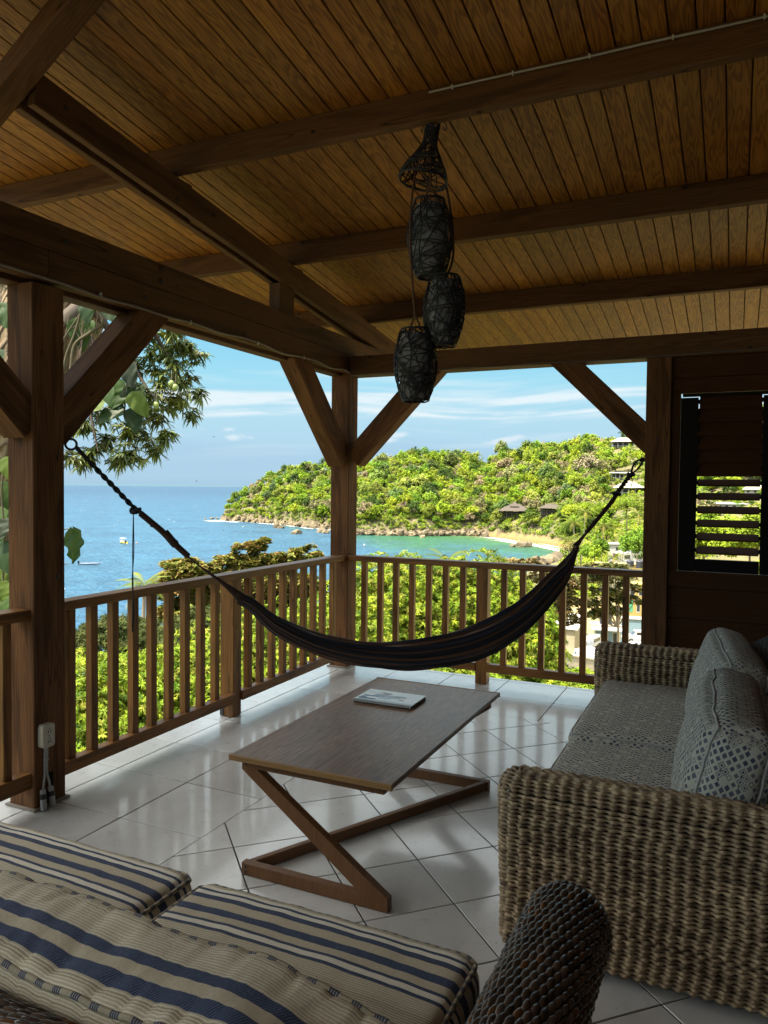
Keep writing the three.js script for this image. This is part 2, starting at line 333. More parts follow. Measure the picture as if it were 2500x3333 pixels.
// roof
const slope = 0.133, ceilY = z => 3.207 + slope * z;
{
  const roof = thing('veranda_roof', 'stained timber veranda roof of narrow ceiling boards on dark purlins and beams', 'roof');
  const along = Math.hypot(1, slope), z0 = -1.95, z1 = 9.2, mats = [1, 2, 3, 4, 5].map(() => M.ceiling.clone());
  [[.8, .78, .76], [.9, .88, .82], [1, 1, 1], [1.12, 1.08, 1.0], [.98, .9, .8]].forEach((c, i) => { mats[i].color = col(...c); });
  const r = rngOf(21);
  for (let i = 0; i < 56; i++) {
    const x = -0.93 + (i - 6) * 0.1108;
    const g = timber([x, ceilY(z0) + 0.010, z0], [x, ceilY(z1) + 0.010, z1], 0.1045, 0.016, [0, 1, 0], 0.0035);
    part(numbered('ceiling_board'), g, mats[Math.floor(r() * 5)], roof);
  }
  part('roof_deck', timber([1.5, ceilY(z0) + 0.032, z0 - 0.01], [1.5, ceilY(z1) + 0.032, z1], 6.28, 0.02, [0, 1, 0], 0.002), std({ color: col(.03, .018, .01), roughness: 0.9 }), roof);
  part('roof_covering', timber([1.5, ceilY(z0) + 0.06, z0 - 0.03], [1.5, ceilY(z1) + 0.06, z1 + 0.05], 6.32, 0.03, [0, 1, 0], 0.002), std({ color: col(.25, .1, .06), roughness: 0.8 }), roof);
  const raft = z => 3.017 + slope * z;
  for (const z of [2.27, 0.98, -0.31, 3.85, 4.85, 6.14, 7.43]) {
    const y0 = raft(z) + 0.03, y1 = ceilY(z) - 0.002;
    part('purlin', timber([-1.55, (y0 + y1) / 2, z], [4.6, (y0 + y1) / 2, z], 0.052, y1 - y0, [0, 1, -slope]), M.beam, roof);
    part('spacer_block', timber([0.057, raft(z) - 0.14, z - 0.09], [0.057, raft(z) + 0.028, z - 0.09], 0.042, 0.13, [0, 0, 1]), M.beam, roof);
  }
  // twin rafter over the railing line
  for (const x of [0.103, 0.012]) part('rafter', timber([x, raft(-0.95) - 0.083, -0.95], [x, raft(3.28) - 0.083, 3.28], 0.046, 0.166), M.beam, roof);
  part('spacer_block', timber([0.057, raft(1.7) - 0.15, 1.5], [0.057, raft(2.15) - 0.15, 2.1], 0.042, 0.02), M.beam, roof);
  part('upper_beam', block(-0.02, 2.648, -0.8, 0.124, 2.792, 9.1), M.beam, roof);
  part('lower_beam', block(0.062, 2.5, -0.05, 0.128, 2.645, 3.215), M.beam, roof);
  part('lower_beam', block(0.062, 2.5, 3.219, 0.128, 2.645, 9.1), M.beam, roof);
  part('lower_beam', block(-0.05, 2.478, -0.05, 0.045, 2.645, 9.1), M.beam, roof);
  part('strut', block(0.005, 2.79, 0.985, 0.1, 3.0, 1.175), M.beam, roof);
  part('eave_beam', block(-0.05, 2.478, -0.03, 4.6, 2.637, 0.136), M.beam, roof);
  part('diagonal_brace', timber([-0.85, 2.79, 3.36], [0.62, 3.725, 3.36], 0.13, 0.092, [-0.57, 0.82, 0]), M.beam, roof);
  const kr = rngOf(17), knotM = std({ color: col(.014, .008, .005), roughness: 0.7 });
  const knotAt = (px, py, x, s) => { const d = rayOf(px, py), t = (x - camera.position.x) / d.x, p = d.multiplyScalar(t).add(camera.position); part('knot', ellipsoid(0.0015, 0.011 * s, 0.015 * s, x, p.y, p.z, 10, 6), knotM, roof); };
  for (const [px, py, s] of [[218, 788, 1.3], [527, 878, 1.2], [527, 919, 1.2], [472, 967, 1.1], [795, 987, 0.9], [972, 1040, 0.9], [1055, 1077, 0.7], [420, 1028, 0.5], [1010, 1120, 0.5]]) knotAt(px, py, 0.1284, s);
  for (const [px, py, s] of [[215, 350, 1.1], [576, 648, 1.3], [648, 659, 1.1], [735, 755, 0.7], [787, 772, 0.6], [1003, 942, 0.9], [1050, 972, 0.9], [1108, 1025, 0.8], [1160, 1050, 0.6], [590, 622, 0.5]]) knotAt(px, py, 0.1264, s);
  part('rear_wall_plate', block(0.128, 2.45, 8.9, 5.2, 2.6, 9.0), M.beam, roof);
  part('rear_post', block(-0.04, 0, 7.2, 0.12, 2.48, 7.36), M.post, roof);
}

// posts with braces
function wallPost(name, label, x0, z0, x1, z1, y1) {
  const t = thing(name, label, 'post');
  part('post_shaft', block(x0, 0.006, z0, x1, y1, z1, 0.005), M.post, t);
  return t;
}
const leftPost = wallPost('veranda_post', 'thick timber post with a cream power socket low on its side', -0.045, 3.124, 0.126, 3.306, 2.478);
part('brace', timber([0.04, 1.80, 3.16], [0.04, 2.56, 2.42], 0.145, 0.17, [0, 1, 1]), M.post, leftPost);
part('brace', timber([0.04, 1.82, 3.28], [0.04, 2.5, 3.98], 0.145, 0.17, [0, 1, -1]), M.post, leftPost);
const cornerPost = wallPost('veranda_post', 'corner post where the two railings meet, spreading two braces like a Y', -0.052, -0.03, 0.118, 0.134, 2.478);
part('brace', timber([0.035, 1.78, 0.15], [0.035, 2.56, 0.93], 0.14, 0.19, [0, 1, -1]), M.post, cornerPost);
part('brace', timber([0.14, 1.78, 0.052], [0.9, 2.56, 0.052], 0.14, 0.17, [-1, 1, 0]), M.post, cornerPost);
const rightPost = wallPost('veranda_post', 'dark post beside the louvred window with one brace leaning left', 2.494, -0.032, 2.662, 0.136, 2.478);
part('brace', timber([2.54, 1.87, 0.052], [1.84, 2.56, 0.052], 0.14, 0.165, [1, 1, 0]), M.post, rightPost);
for (const [p, x, z] of [[leftPost, 0.04, 3.215], [cornerPost, 0.033, 0.052]]) part('post_shoe', block(x - 0.1, 0.003, z - 0.105, x + 0.1, 0.012, z + 0.105, 0.002), std({ color: col(.2, .17, .13), roughness: 0.8 }), p);
for (const [x, y] of [[2.66, 1.9], [0.1262, 1.1]]) part('bolt_hole', ellipsoid(0.006, 0.011, 0.011, x === 2.66 ? 2.575 : 0.126, y, x === 2.66 ? 0.136 : 3.17), M.black, x === 2.66 ? rightPost : leftPost);

// railings: each one thing with its rails, balusters and newel as parts
{
  const bal = (parent, x, z) => part('baluster', block(x - 0.0225, 0.16, z - 0.0225, x + 0.0225, 0.922, z + 0.0225, 0.003), M.rail, parent);
  const L = thing('railing', 'brown timber railing along the left edge towards the sea', 'railing');
  part('top_rail', block(0.0, 0.92, 0.136, 0.106, 0.966, 3.122, 0.006), M.rail, L);
  part('bottom_rail', block(0.045, 0.1, 0.136, 0.106, 0.165, 1.612, 0.004), M.rail, L);
  part('bottom_rail', block(0.045, 0.1, 1.702, 0.106, 0.165, 3.122, 0.004), M.rail, L);
  part('newel', block(-0.02, 0.004, 1.612, 0.09, 0.921, 1.702, 0.004), M.rail, L);
  for (const z of [3.045, 2.898, 2.75, 2.6, 2.454, 2.308, 2.162, 2.015, 1.868, 1.505, 1.36, 1.21, 1.063, 0.917, 0.768, 0.62, 0.47, 0.3]) bal(L, 0.066, z);
  part('anchor_plate', block(-0.016, 0.012, 1.7025, 0.012, 0.08, 1.708, 0.001), M.metal, L);
  const B = thing('railing', 'brown timber railing across the far side below the hammock', 'railing');
  part('top_rail', block(0.12, 0.918, 0.03, 2.493, 0.964, 0.134, 0.006), M.rail, B);
  part('bottom_rail', block(0.12, 0.104, 0.07, 1.252, 0.168, 0.13, 0.004), M.rail, B);
  part('bottom_rail', block(1.344, 0.104, 0.07, 2.493, 0.168, 0.13, 0.004), M.rail, B);
  part('newel', block(1.252, 0.004, 0.03, 1.344, 0.92, 0.12, 0.004), M.rail, B);
  for (const x of [0.264, 0.413, 0.556, 0.701, 0.848, 0.992, 1.139, 1.475, 1.621, 1.77, 1.927, 2.082, 2.236, 2.383]) part('baluster', block(x - 0.0225, 0.165, 0.08, x + 0.0225, 0.92, 0.125, 0.003), M.rail, B);
  const N = thing('railing', 'short run of railing cut off by the left edge of the photograph', 'railing');
  part('top_rail', block(0.0, 0.905, 3.308, 0.106, 0.957, 5.6, 0.006), M.rail, N);
  part('bottom_rail', block(0.045, 0.105, 3.308, 0.106, 0.18, 5.6, 0.004), M.rail, N);
  for (let z = 3.42; z < 5.5; z += 0.147) bal(N, 0.066, z);
}

// house wall with the louvred window
{
  const w = thing('house_wall', 'dark brown timber house wall around the louvred window', 'wall');
  const zb = 0.04, zf = 0.1;
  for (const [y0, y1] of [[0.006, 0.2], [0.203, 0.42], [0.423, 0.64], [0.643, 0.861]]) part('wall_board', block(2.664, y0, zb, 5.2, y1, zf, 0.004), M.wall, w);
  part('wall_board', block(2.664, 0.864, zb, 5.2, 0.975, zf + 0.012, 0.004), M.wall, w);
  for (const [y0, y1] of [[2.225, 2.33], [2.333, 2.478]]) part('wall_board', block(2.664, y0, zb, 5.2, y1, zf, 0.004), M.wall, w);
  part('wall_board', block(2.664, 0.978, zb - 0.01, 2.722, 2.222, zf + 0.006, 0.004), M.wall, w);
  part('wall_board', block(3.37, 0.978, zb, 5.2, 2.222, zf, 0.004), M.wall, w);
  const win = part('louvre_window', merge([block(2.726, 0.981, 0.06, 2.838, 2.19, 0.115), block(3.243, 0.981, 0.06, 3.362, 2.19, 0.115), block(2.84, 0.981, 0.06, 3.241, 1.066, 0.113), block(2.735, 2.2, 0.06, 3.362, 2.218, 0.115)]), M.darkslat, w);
  for (let k = 0; k < 12; k++) {
    const y = 1.13 + k * 0.0938, open = k < 6, a = open ? 0.42 : 1.1, dz = Math.cos(a) * 0.046, dy = Math.sin(a) * 0.046;
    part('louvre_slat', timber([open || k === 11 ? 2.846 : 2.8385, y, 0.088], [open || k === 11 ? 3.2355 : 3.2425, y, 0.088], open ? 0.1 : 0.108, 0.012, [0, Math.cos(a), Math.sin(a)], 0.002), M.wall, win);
    part('louvre_clip', block(2.8385, y - 0.014, 0.075, 2.847, y + 0.014, 0.105, 0.001), M.darkslat, win);
    part('louvre_clip', block(3.235, y - 0.014, 0.075, 3.2425, y + 0.014, 0.105, 0.001), M.darkslat, win);
  }
  const s = thing('house_wall', 'side wall of the house behind the pale wicker sofa', 'wall');
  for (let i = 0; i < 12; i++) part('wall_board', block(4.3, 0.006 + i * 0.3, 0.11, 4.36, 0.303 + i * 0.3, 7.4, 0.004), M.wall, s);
}

// cables and the power socket
{
  const r = rngOf(5), pts = [];
  for (let z = 6; z > 0.2; z -= 0.24) pts.push([0.133, 2.506 + (r() - 0.5) * 0.014 + (z < 1.7 ? 0.01 * Math.sin(z * 9) : 0), z]);
  pts.push([0.134, 2.494, 0.16]);
  const c = solo('cable', tube(pts, 0.0075, 6, 160), std({ color: col(.17, .14, .11), roughness: 0.7 }), 'grey cable clipped along the lower edge of the left beam', 'cable');
  for (const z of [3.5, 2.9, 2.2, 1.5, 0.9]) part('clip', block(0.128, 2.5, z - 0.004, 0.1425, 2.52, z + 0.004, 0.001), M.cream, c);
  const q = []; for (let x = 0.14; x < 4.2; x += 0.2) q.push([x, 2.484 + (r() - 0.5) * 0.012 + (x > 2.7 ? 0.02 * (x - 2.7) : 0), 0.141]);
  solo('cable', tube(q, 0.005, 6, 120), std({ color: col(.1, .075, .055), roughness: 0.7 }), 'thin brown cable along the far eave beam above the far railing', 'cable');
  const w = []; for (let x = 1.68; x < 4.5; x += 0.25) w.push([x, 3.482 + (r() - 0.5) * 0.003, 2.306]);
  const cc = solo('cable', tube(w, 0.0055, 6, 80), std({ color: col(.3, .27, .24), roughness: 0.5 }), 'pale cable running up the nearest purlin from above the lamp', 'cable');
  for (const x of [1.8, 2.1, 2.45, 2.8, 3.15]) part('clip', block(x - 0.004, 3.474, 2.299, x + 0.004, 3.492, 2.3135, 0.001), M.cream, cc);
  const o = thing('power_socket', 'cream double power socket with two grey wires on the left post', 'socket', [0.126, 0.352, 3.253]);
  const box = new THREE.Shape(); const rr = 0.012, ww = 0.032, hh = 0.053;
  box.moveTo(-ww + rr, -hh); box.lineTo(ww - rr, -hh); box.absarc(ww - rr, -hh + rr, rr, -Math.PI / 2, 0); box.lineTo(ww, hh - rr); box.absarc(ww - rr, hh - rr, rr, 0, Math.PI / 2); box.lineTo(-ww + rr, hh); box.absarc(-ww + rr, hh - rr, rr, Math.PI / 2, Math.PI); box.lineTo(-ww, -hh + rr); box.absarc(-ww + rr, -hh + rr, rr, Math.PI, 1.5 * Math.PI);
  const bg = new THREE.ExtrudeGeometry(box, { depth: 0.03, bevelEnabled: true, bevelSize: 0.003, bevelThickness: 0.004, bevelSegments: 2, curveSegments: 4 }); bg.rotateY(Math.PI / 2);
  part('socket_box', bg, M.cream, o);
  for (const dy of [0.024, -0.024]) {
    part('outlet', ellipsoid(0.003, 0.02, 0.02, 0.034, dy, 0, 14, 8), M.cream, o);
    for (const dz of [-0.007, 0.007]) part('slot', boxUV(0.002, 0.011, 0.0035, 0.0372, dy - 0.003, dz), M.black, o);
    part('slot', ellipsoid(0.002, 0.003, 0.003, 0.0366, dy + 0.011, 0), M.black, o);
  }
  part('screw', ellipsoid(0.002, 0.003, 0.003, 0.0345, 0, 0), M.metal, o);
  part('wire', tube([[0.014, -0.055, 0.006], [0.012, -0.1, 0.006], [0.012, -0.19, 0.008], [0.014, -0.225, 0.015], [0.018, -0.27, 0.022]], 0.0058, 7, 30), M.greyplastic, o);
  part('wire', tube([[0.014, -0.055, -0.006], [0.012, -0.1, -0.006], [0.012, -0.19, -0.006], [0.014, -0.225, -0.015], [0.018, -0.27, -0.02]], 0.0058, 7, 30), M.greyplastic, o);
  for (const z of [0.024, -0.02]) {
    part('conduit', rod([0.03, -0.349, z * 1.2], [0.018, -0.255, z], 0.0145, 0.0135, 12), M.greyplastic, o);
    part('tape', rod([0.0235, -0.297, z * 1.09], [0.0205, -0.274, z * 1.05], 0.0158, 0.0158, 12), M.black, o);
  }
  part('wire_tie', rod([0.012, -0.122, 0], [0.012, -0.114, 0], 0.0125, 0.0125, 10), M.greyplastic, o);
  part('metal_plate', block(0.0, -0.34, -0.052, 0.003, -0.19, -0.018, 0.001), M.darkslat, o);
}
{
  const b = thing('house_wall', 'added rear wall behind the viewer, sized for the light inside', 'wall');  // unseen wall, added and sized to hold back light from behind
  for (let i = 0; i < 14; i++) part('wall_board', block(2.9, 0.006 + i * 0.3, 9.02, 5.2, 0.303 + i * 0.3, 9.08, 0.004), M.wall, b);
}
// ---------- coffee table and sketchbook ----------
{
  const t = thing('coffee_table', 'low wooden table on a Z shaped frame in the middle of the floor', 'table');
  part('table_top', timber([1.66, 0.483, 2.06], [1.66, 0.483, 3.392], 0.7, 0.022, [0, 1, 0], 0.005), M.tabletop, t);
  for (const z of [2.05, 3.398]) part('edge_strip', timber([1.31, 0.483, z], [2.01, 0.483, z], 0.012, 0.0232), M.tableedge, t);
  const fw = 0.036, bh = 0.07, z0 = 2.095, z1 = 3.36;
  const frame = (z, flip) => {
    const za = z - fw / 2, X = x => flip ? 3.32 - x : x, o = [];
    // base bar, diagonal and top bar cut from one outline
    const sh = new THREE.Shape();
    const pts = [[1.342, 0.004], [1.979, 0.004], [1.979, 0.052], [1.41, 0.436], [1.958, 0.436], [1.958, 0.471], [1.342, 0.471], [1.342, 0.427], [1.872, 0.049], [1.342, 0.049]];
    pts.forEach(([x, y], i) => i ? sh.lineTo(X(x), y) : sh.moveTo(X(x), y));
    const g = new THREE.ExtrudeGeometry(sh, { depth: fw - 0.004, bevelEnabled: true, bevelSize: 0.002, bevelThickness: 0.002, bevelSegments: 1 }); g.translate(0, 0, za + 0.002);
    part('end_frame', g, M.tableframe, t);
    for (const [x, y] of [[1.358, 0.037], [1.358, 0.016], [1.358, 0.452], [1.944, 0.452]]) part('bolt', ellipsoid(0.006, 0.006, 0.004, X(x), y, z + (z > 3 ? fw / 2 : -fw / 2), 10, 6), M.metal, t);
  };
  frame(z1 - fw / 2, false); frame(z0 + fw / 2, true);
  part('base_bar', timber([1.366, 0.027, z1 - fw - 0.001], [1.955, 0.027, z0 + fw + 0.001], 0.032, 0.045), M.tableframe, t);
  part('side_rail', block(1.36, 0.436, z0 + fw, 1.39, 0.47, z1 - fw), M.tableframe, t);
  part('side_rail', block(1.925, 0.436, z0 + fw, 1.955, 0.47, z1 - fw), M.tableframe, t);
}
{
  // corners read off the photograph on the table's top plane
  const c = (x, y) => { const p = atHeight(1100 + x * 0.2411, 2150 + y * 0.2411, 0.5); return p; };
  const A = c(180, 535), B = c(955, 645), C = c(1225, 515), ctr = A.clone().add(C).multiplyScalar(0.5);
  const w = A.distanceTo(B), d = B.distanceTo(C), turn = Math.atan2(-(B.z - A.z), B.x - A.x);
  const cover = (() => {
    const cv = document.createElement('canvas'); cv.width = 512; cv.height = 384; const g = cv.getContext('2d');
    g.fillStyle = '#d5dee0'; g.fillRect(0, 0, 512, 384);
    const rr = rngOf(31); const blob = (x, y, r, fill, n = 26) => { g.fillStyle = fill; g.beginPath(); for (let i = 0; i <= n; i++) { const a = i / n * 6.283, q = r * (0.7 + 0.5 * rr()); g.lineTo(x + Math.cos(a) * q * 1.6, y + Math.sin(a) * q * 0.8); } g.fill(); };
    g.fillStyle = '#5d7387'; g.fillRect(30, 250, 120, 134); g.fillStyle = '#aebfc8'; g.fillRect(30, 330, 482, 54);
    blob(120, 210, 60, '#6d8798'); blob(170, 150, 40, '#8a9aa2'); blob(90, 300, 50, '#4d667c'); blob(120, 270, 34, '#e6ecec'); blob(70, 180, 28, '#eef1ef');
    blob(290, 190, 62, '#8fa3ad'); blob(330, 160, 40, '#7d8f99'); blob(380, 250, 24, '#8d7763'); blob(420, 235, 18, '#f1efe6'); blob(230, 260, 40, '#a8bcc6'); blob(200, 100, 30, '#6f6a5c'); blob(150, 80, 22, '#b8a68a'); blob(60, 110, 24, '#c9d4d3');
    g.strokeStyle = '#56646c'; g.lineWidth = 2; for (let i = 0; i < 40; i++) { g.beginPath(); const x = 60 + rr() * 330, y = 90 + rr() * 210; g.moveTo(x, y); g.lineTo(x + rr() * 40 - 20, y + rr() * 14 - 7); g.stroke(); }
    g.fillStyle = '#3f4c54'; g.font = 'italic 22px serif'; g.beginPath(); g.arc(446, 52, 5, 0, 7); g.fill(); g.beginPath(); g.arc(470, 48, 5, 0, 7); g.fill();
    const t = new THREE.CanvasTexture(cv); t.colorSpace = THREE.SRGBColorSpace; t.anisotropy = 8; return t;
  })();
  const b = thing('sketchbook', 'spiral bound book with a pale watercolour cover lying on the table', 'book', [ctr.x, 0.4955, ctr.z]);
  b.rotation.y = turn;
  const pg = new THREE.BoxGeometry(w - 0.01, 0.011, d - 0.006); pg.translate(0, 0.0085, 0);
  part('pages', pg, std({ color: col(.5, .49, .46), roughness: 0.8 }), b);
  part('back_cover', boxUV(w, 0.0028, d, 0, 0.0015, 0), M.black, b);
  const cg = new THREE.PlaneGeometry(w, d); cg.rotateX(-Math.PI / 2); cg.translate(0, 0.0163, 0);
  part('front_cover', merge([boxUV(w, 0.0018, d, 0, 0.0152, 0)]), std({ color: col(.6, .62, .62), roughness: 0.5 }), b);
  part('cover_print', cg, phys({ map: cover, roughness: 0.35 }), b);
  const rings = []; for (let i = 0; i < 30; i++) { const g = new THREE.TorusGeometry(0.0085, 0.0011, 5, 12); g.rotateY(Math.PI / 2); g.translate(-w / 2 + 0.012 + i * (w - 0.024) / 29, 0.009, d / 2 - 0.002); rings.push(g); }
  part('spiral_binding', rings, M.metal, b);
}

// ---------- cushions ----------
// rounded cushion: half sizes, edge radius, crown; wr: wrinkle height
function cushionPoint(o, x, y, z, nx, ny, nz) {        // x, y, z in -1..1 on the box; n the box face
  const { hx, hy, hz, r, crown, wr, seed, shape } = o, ex = x * hx, ey = y * hy, ez = z * hz;
  const q = [clamp(ex, -hx + r, hx - r), clamp(ey, -hy + r * 0.9, hy - r * 0.9), clamp(ez, -hz + r, hz - r)];
  const d = V3(ex - q[0], ey - q[1], ez - q[2]); if (d.length() > 1e-6) d.setLength(Math.min(d.length(), r));
  let X = q[0] + d.x, Y = q[1] + d.y, Z = q[2] + d.z;
  const bx = 1 - x * x, by = 1 - y * y, bz = 1 - z * z;
  Y += y * crown * Math.pow(Math.max(0, bx * bz), 0.55);
  X += x * crown * 0.35 * Math.pow(Math.max(0, by * bz), 0.6); Z += z * crown * 0.35 * Math.pow(Math.max(0, by * bx), 0.6);
  const w1 = fbm(X * 7 + seed, Z * 7 + Y * 5, 3) * wr + (Math.abs(noise(X * 13 + seed * 2 + Y * 9, Z * 6)) - 0.25) * wr * 0.6;
  Y += w1 * (0.4 + 0.6 * Math.abs(y)); X += w1 * 0.5 * nx; Z += w1 * 0.5 * nz;
  return shape ? shape(X, Y, Z, x, y, z) : [X, Y, Z];
}
function cushion(o, seg) {
  const { hx, hy, hz } = o, g0 = new THREE.BoxGeometry(2, 2, 2, ...seg).toNonIndexed(), p = g0.attributes.position, n0 = g0.attributes.normal, uv = g0.attributes.uv;
  for (let i = 0; i < p.count; i++) {
    const x = p.getX(i), y = p.getY(i), z = p.getZ(i), nx = n0.getX(i), ny = n0.getY(i), nz = n0.getZ(i), ex = x * hx, ey = y * hy, ez = z * hz;
    if (Math.abs(ny) > 0.5) uv.setXY(i, ex, ez); else if (Math.abs(nz) > 0.5) uv.setXY(i, ex, Math.sign(nz) * (hz + hy - ey)); else uv.setXY(i, Math.sign(nx) * (hx + hy - ey), ez);
    p.setXYZ(i, ...cushionPoint(o, x, y, z, nx, 0, nz));
  }
  return smoothNormals(g0);
}
function piping(o, side, rad, n = 200) {                // cord sewn along an edge ring of the cushion
  const pts = [], c = 8 * Math.max(o.hx, o.hz);
  for (let i = 0; i < n; i++) {
    const t = i / n * 4, k = Math.floor(t), f = (t - k) * 2 - 1, [x, z] = [[f, -1], [1, f], [-f, 1], [-1, -f]][k];
    const P = cushionPoint(o, x * 0.999, side, z * 0.999, 0, 0, 0), Qp = cushionPoint(o, x * 0.8, side * 0.2, z * 0.8, 0, 0, 0), out = V3(P[0] - Qp[0], P[1] - Qp[1], P[2] - Qp[2]).normalize();
    pts.push(V3(...P).addScaledVector(out, rad * 0.55));
  }
  return new THREE.TubeGeometry(new THREE.CatmullRomCurve3(pts, true), n * 2, rad, 7, true);
}

// ---------- pale wicker sofa on the right ----------
// one woven rope row: follows a plan path at height y, wavering over and under the stakes
function weaveRow(path, closed, y, row, o) {
  const { stake = 0.039, r = 0.0069, amp = 0.0044, step = 0.0058, yOf } = o;
  const c = new THREE.CatmullRomCurve3(path, closed, 'centripetal', 0.5), L = c.getLength(), n = Math.max(8, Math.round(L / step)), R = 6;
  c.arcLengthDivisions = Math.max(200, path.length * 12); c.updateArcLengths();
  const pos = [], nor = [], cols = [], idx = [];
  const nst = Math.round(L / stake);
  for (let i = 0; i <= n; i++) {
    const t = i / n, s = t * L, P = c.getPointAt(closed && i === n ? 0 : t), T0 = c.getTangentAt(closed && i === n ? 0 : t);
    const out = V3(T0.z, 0, -T0.x).normalize(); if (o.flip) out.negate();
    const ph = 2 * Math.PI * nst * t + 1.1 * noise(row * 0.31, s * 2.2) + 0.5 * noise(row * 7.7, 3.1) + 0.12 * row + (row % 2) * 0.7, w = Math.sin(ph), wig = noise(s * 9, row * 3.7) * 0.0009;
    const C = P.clone().addScaledVector(out, amp * w); C.y += wig + (yOf ? yOf(P) : 0);
    const fat = 0.94 + 0.27 * w + 0.1 * noise(s * 22, row * 7.1);
    const shade = clamp(0.5 + 0.18 * w + 0.5 * noise(s * 14 + row * 17.3, row * 5.1) + 0.3 * noise(s * 3 + row * 2, row * 0.6));
    const base = lerp3(o.dark, o.light, shade);
    for (let k = 0; k < R; k++) {
      const a = k / R * Math.PI * 2, tw = 1 + 0.15 * Math.cos(2 * (a - s * 150)), rr = r * fat * tw;
      const dx = Math.cos(a) * 0.92, dy = Math.sin(a) * 0.92;
      const q = C.clone().addScaledVector(out, dx * rr); q.y += dy * rr;
      pos.push(q.x, q.y, q.z); nor.push(out.x * dx, dy, out.z * dx); const f = 0.93 + 0.1 * tw; cols.push(base[0] * f, base[1] * f, base[2] * f);
    }
    if (i < n) for (let k = 0; k < R; k++) { const a = i * R + k, b = i * R + (k + 1) % R, d = a + R, e = b + R; idx.push(a, b, d, b, e, d); }
  }
  const g = new THREE.BufferGeometry();
  g.setAttribute('position', new THREE.Float32BufferAttribute(pos, 3)); g.setAttribute('normal', new THREE.Float32BufferAttribute(nor, 3)); g.setAttribute('color', new THREE.Float32BufferAttribute(cols, 3)); g.setIndex(idx);
  g.computeVertexNormals(); return g;
}
function joinIndexed(list) { return mergeGeometries(list, false); }
// plan loop with round ends: from x0 to x1 (front at x0), half thickness h about z
function stadium(x0, x1, z, h) {
  const p = []; const n = 8;
  const hh = Math.max(h, 0.004);
  for (let i = 0; i <= n; i++) { const a = Math.PI / 2 + i / n * Math.PI; p.push(V3(x0 + hh + Math.cos(a) * hh, 0, z + Math.sin(a) * hh)); }
  const m = Math.max(3, Math.round((x1 - x0) / 0.15));
  for (let i = 0; i <= m; i++) p.push(V3(lerp(x0 + hh + 0.02, x1 - hh - 0.02, i / m), 0, z - hh));
  for (let i = 0; i <= n; i++) { const a = -Math.PI / 2 + i / n * Math.PI; p.push(V3(x1 - hh + Math.cos(a) * hh, 0, z + Math.sin(a) * hh)); }
  for (let i = 0; i <= m; i++) p.push(V3(lerp(x1 - hh - 0.02, x0 + hh + 0.02, i / m), 0, z + hh));
  return p;
}
M.weave = std({ vertexColors: true, roughness: 0.72 });
{
  const sofa = thing('wicker_sofa', 'pale rope woven wicker sofa along the right side', 'sofa');
  const opt = { light: [.43, .315, .185], dark: [.072, .044, .023] };
  const core = std({ color: col(.02, .014, .009), roughness: 0.9 });
  const arm = (name, z, x0, x1, h, topY, label) => {
    const rows = [], y0 = 0.045, dy = 0.0136, n = Math.round((topY - 0.05 - y0) / dy);
    let k = 0;
    for (; k < n; k++) { const y = y0 + k * dy, bulge = 0.012 * Math.sin(Math.PI * k / n) - 0.012 * smooth(n - 12, n, k) * -1; rows.push(weaveRow(stadium(x0 - 0.012 * smooth(0, n, k), x1, z, h + bulge * 0.8).map(p => p.setY(y)), true, y, k, opt)); }
    for (const [f, u] of [[0.98, 0.008], [0.93, 0.020], [0.83, 0.031], [0.69, 0.040], [0.52, 0.047], [0.34, 0.051], [0.16, 0.053], [-0.09, 0.0525]]) { const y = y0 + (n - 0.4) * dy + u * 0.95; rows.push(weaveRow(stadium(x0 - 0.01 + h * (1 - f), x1 - h * (1 - f), z, h * f + 0.01).map(p => p.setY(y)), true, y, ++k, opt)); }
    const a = part(name, joinIndexed(rows), M.weave, sofa); if (label) a.userData.label = label;
    part('arm_core', new THREE.BoxGeometry(x1 - x0 - 0.06, topY - 0.09, h * 2 - 0.012).translate((x0 + x1) / 2, topY / 2 - 0.005, z), core, sofa);
  };
  arm('armrest', 3.345, 2.405, 3.42, 0.068, 0.618);
  arm('armrest', 1.045, 2.34, 3.42, 0.068, 0.612);
  // front rail and back
  const fr = []; for (let k = 0; k < 16; k++) { const y = 0.045 + k * 0.0136, p = []; for (let i = 0; i <= 14; i++) p.push(V3(2.425 - i / 14 * 0.045, y, 3.27 - i / 14 * 2.15)); fr.push(weaveRow(p, false, y, k, { ...opt, flip: false })); }
  part('front_panel', joinIndexed(fr), M.weave, sofa);
  part('seat_base', boxUV(0.9, 0.16, 2.14, 2.86, 0.15, 2.195), core, sofa);
  const bk = []; for (let k = 0; k < 49; k++) { const y = 0.045 + k * 0.0136, p = []; for (let i = 0; i <= 14; i++) p.push(V3(3.33 + 0.06 * k / 49, y, 0.99 + i / 14 * 2.42)); bk.push(weaveRow(p, false, y, k, { ...opt, step: 0.011 })); }
  part('backrest', joinIndexed(bk), M.weave, sofa);
  part('backrest_core', boxUV(0.06, 0.6, 2.38, 3.4, 0.36, 2.2), core, sofa);
  for (const [x, z] of [[2.45, 3.345], [3.36, 3.345], [2.4, 1.045], [3.36, 1.045]]) part('leg', rod([x, 0.002, z], [x, 0.06, z], 0.022, 0.026, 10), M.darkslat, sofa);
}
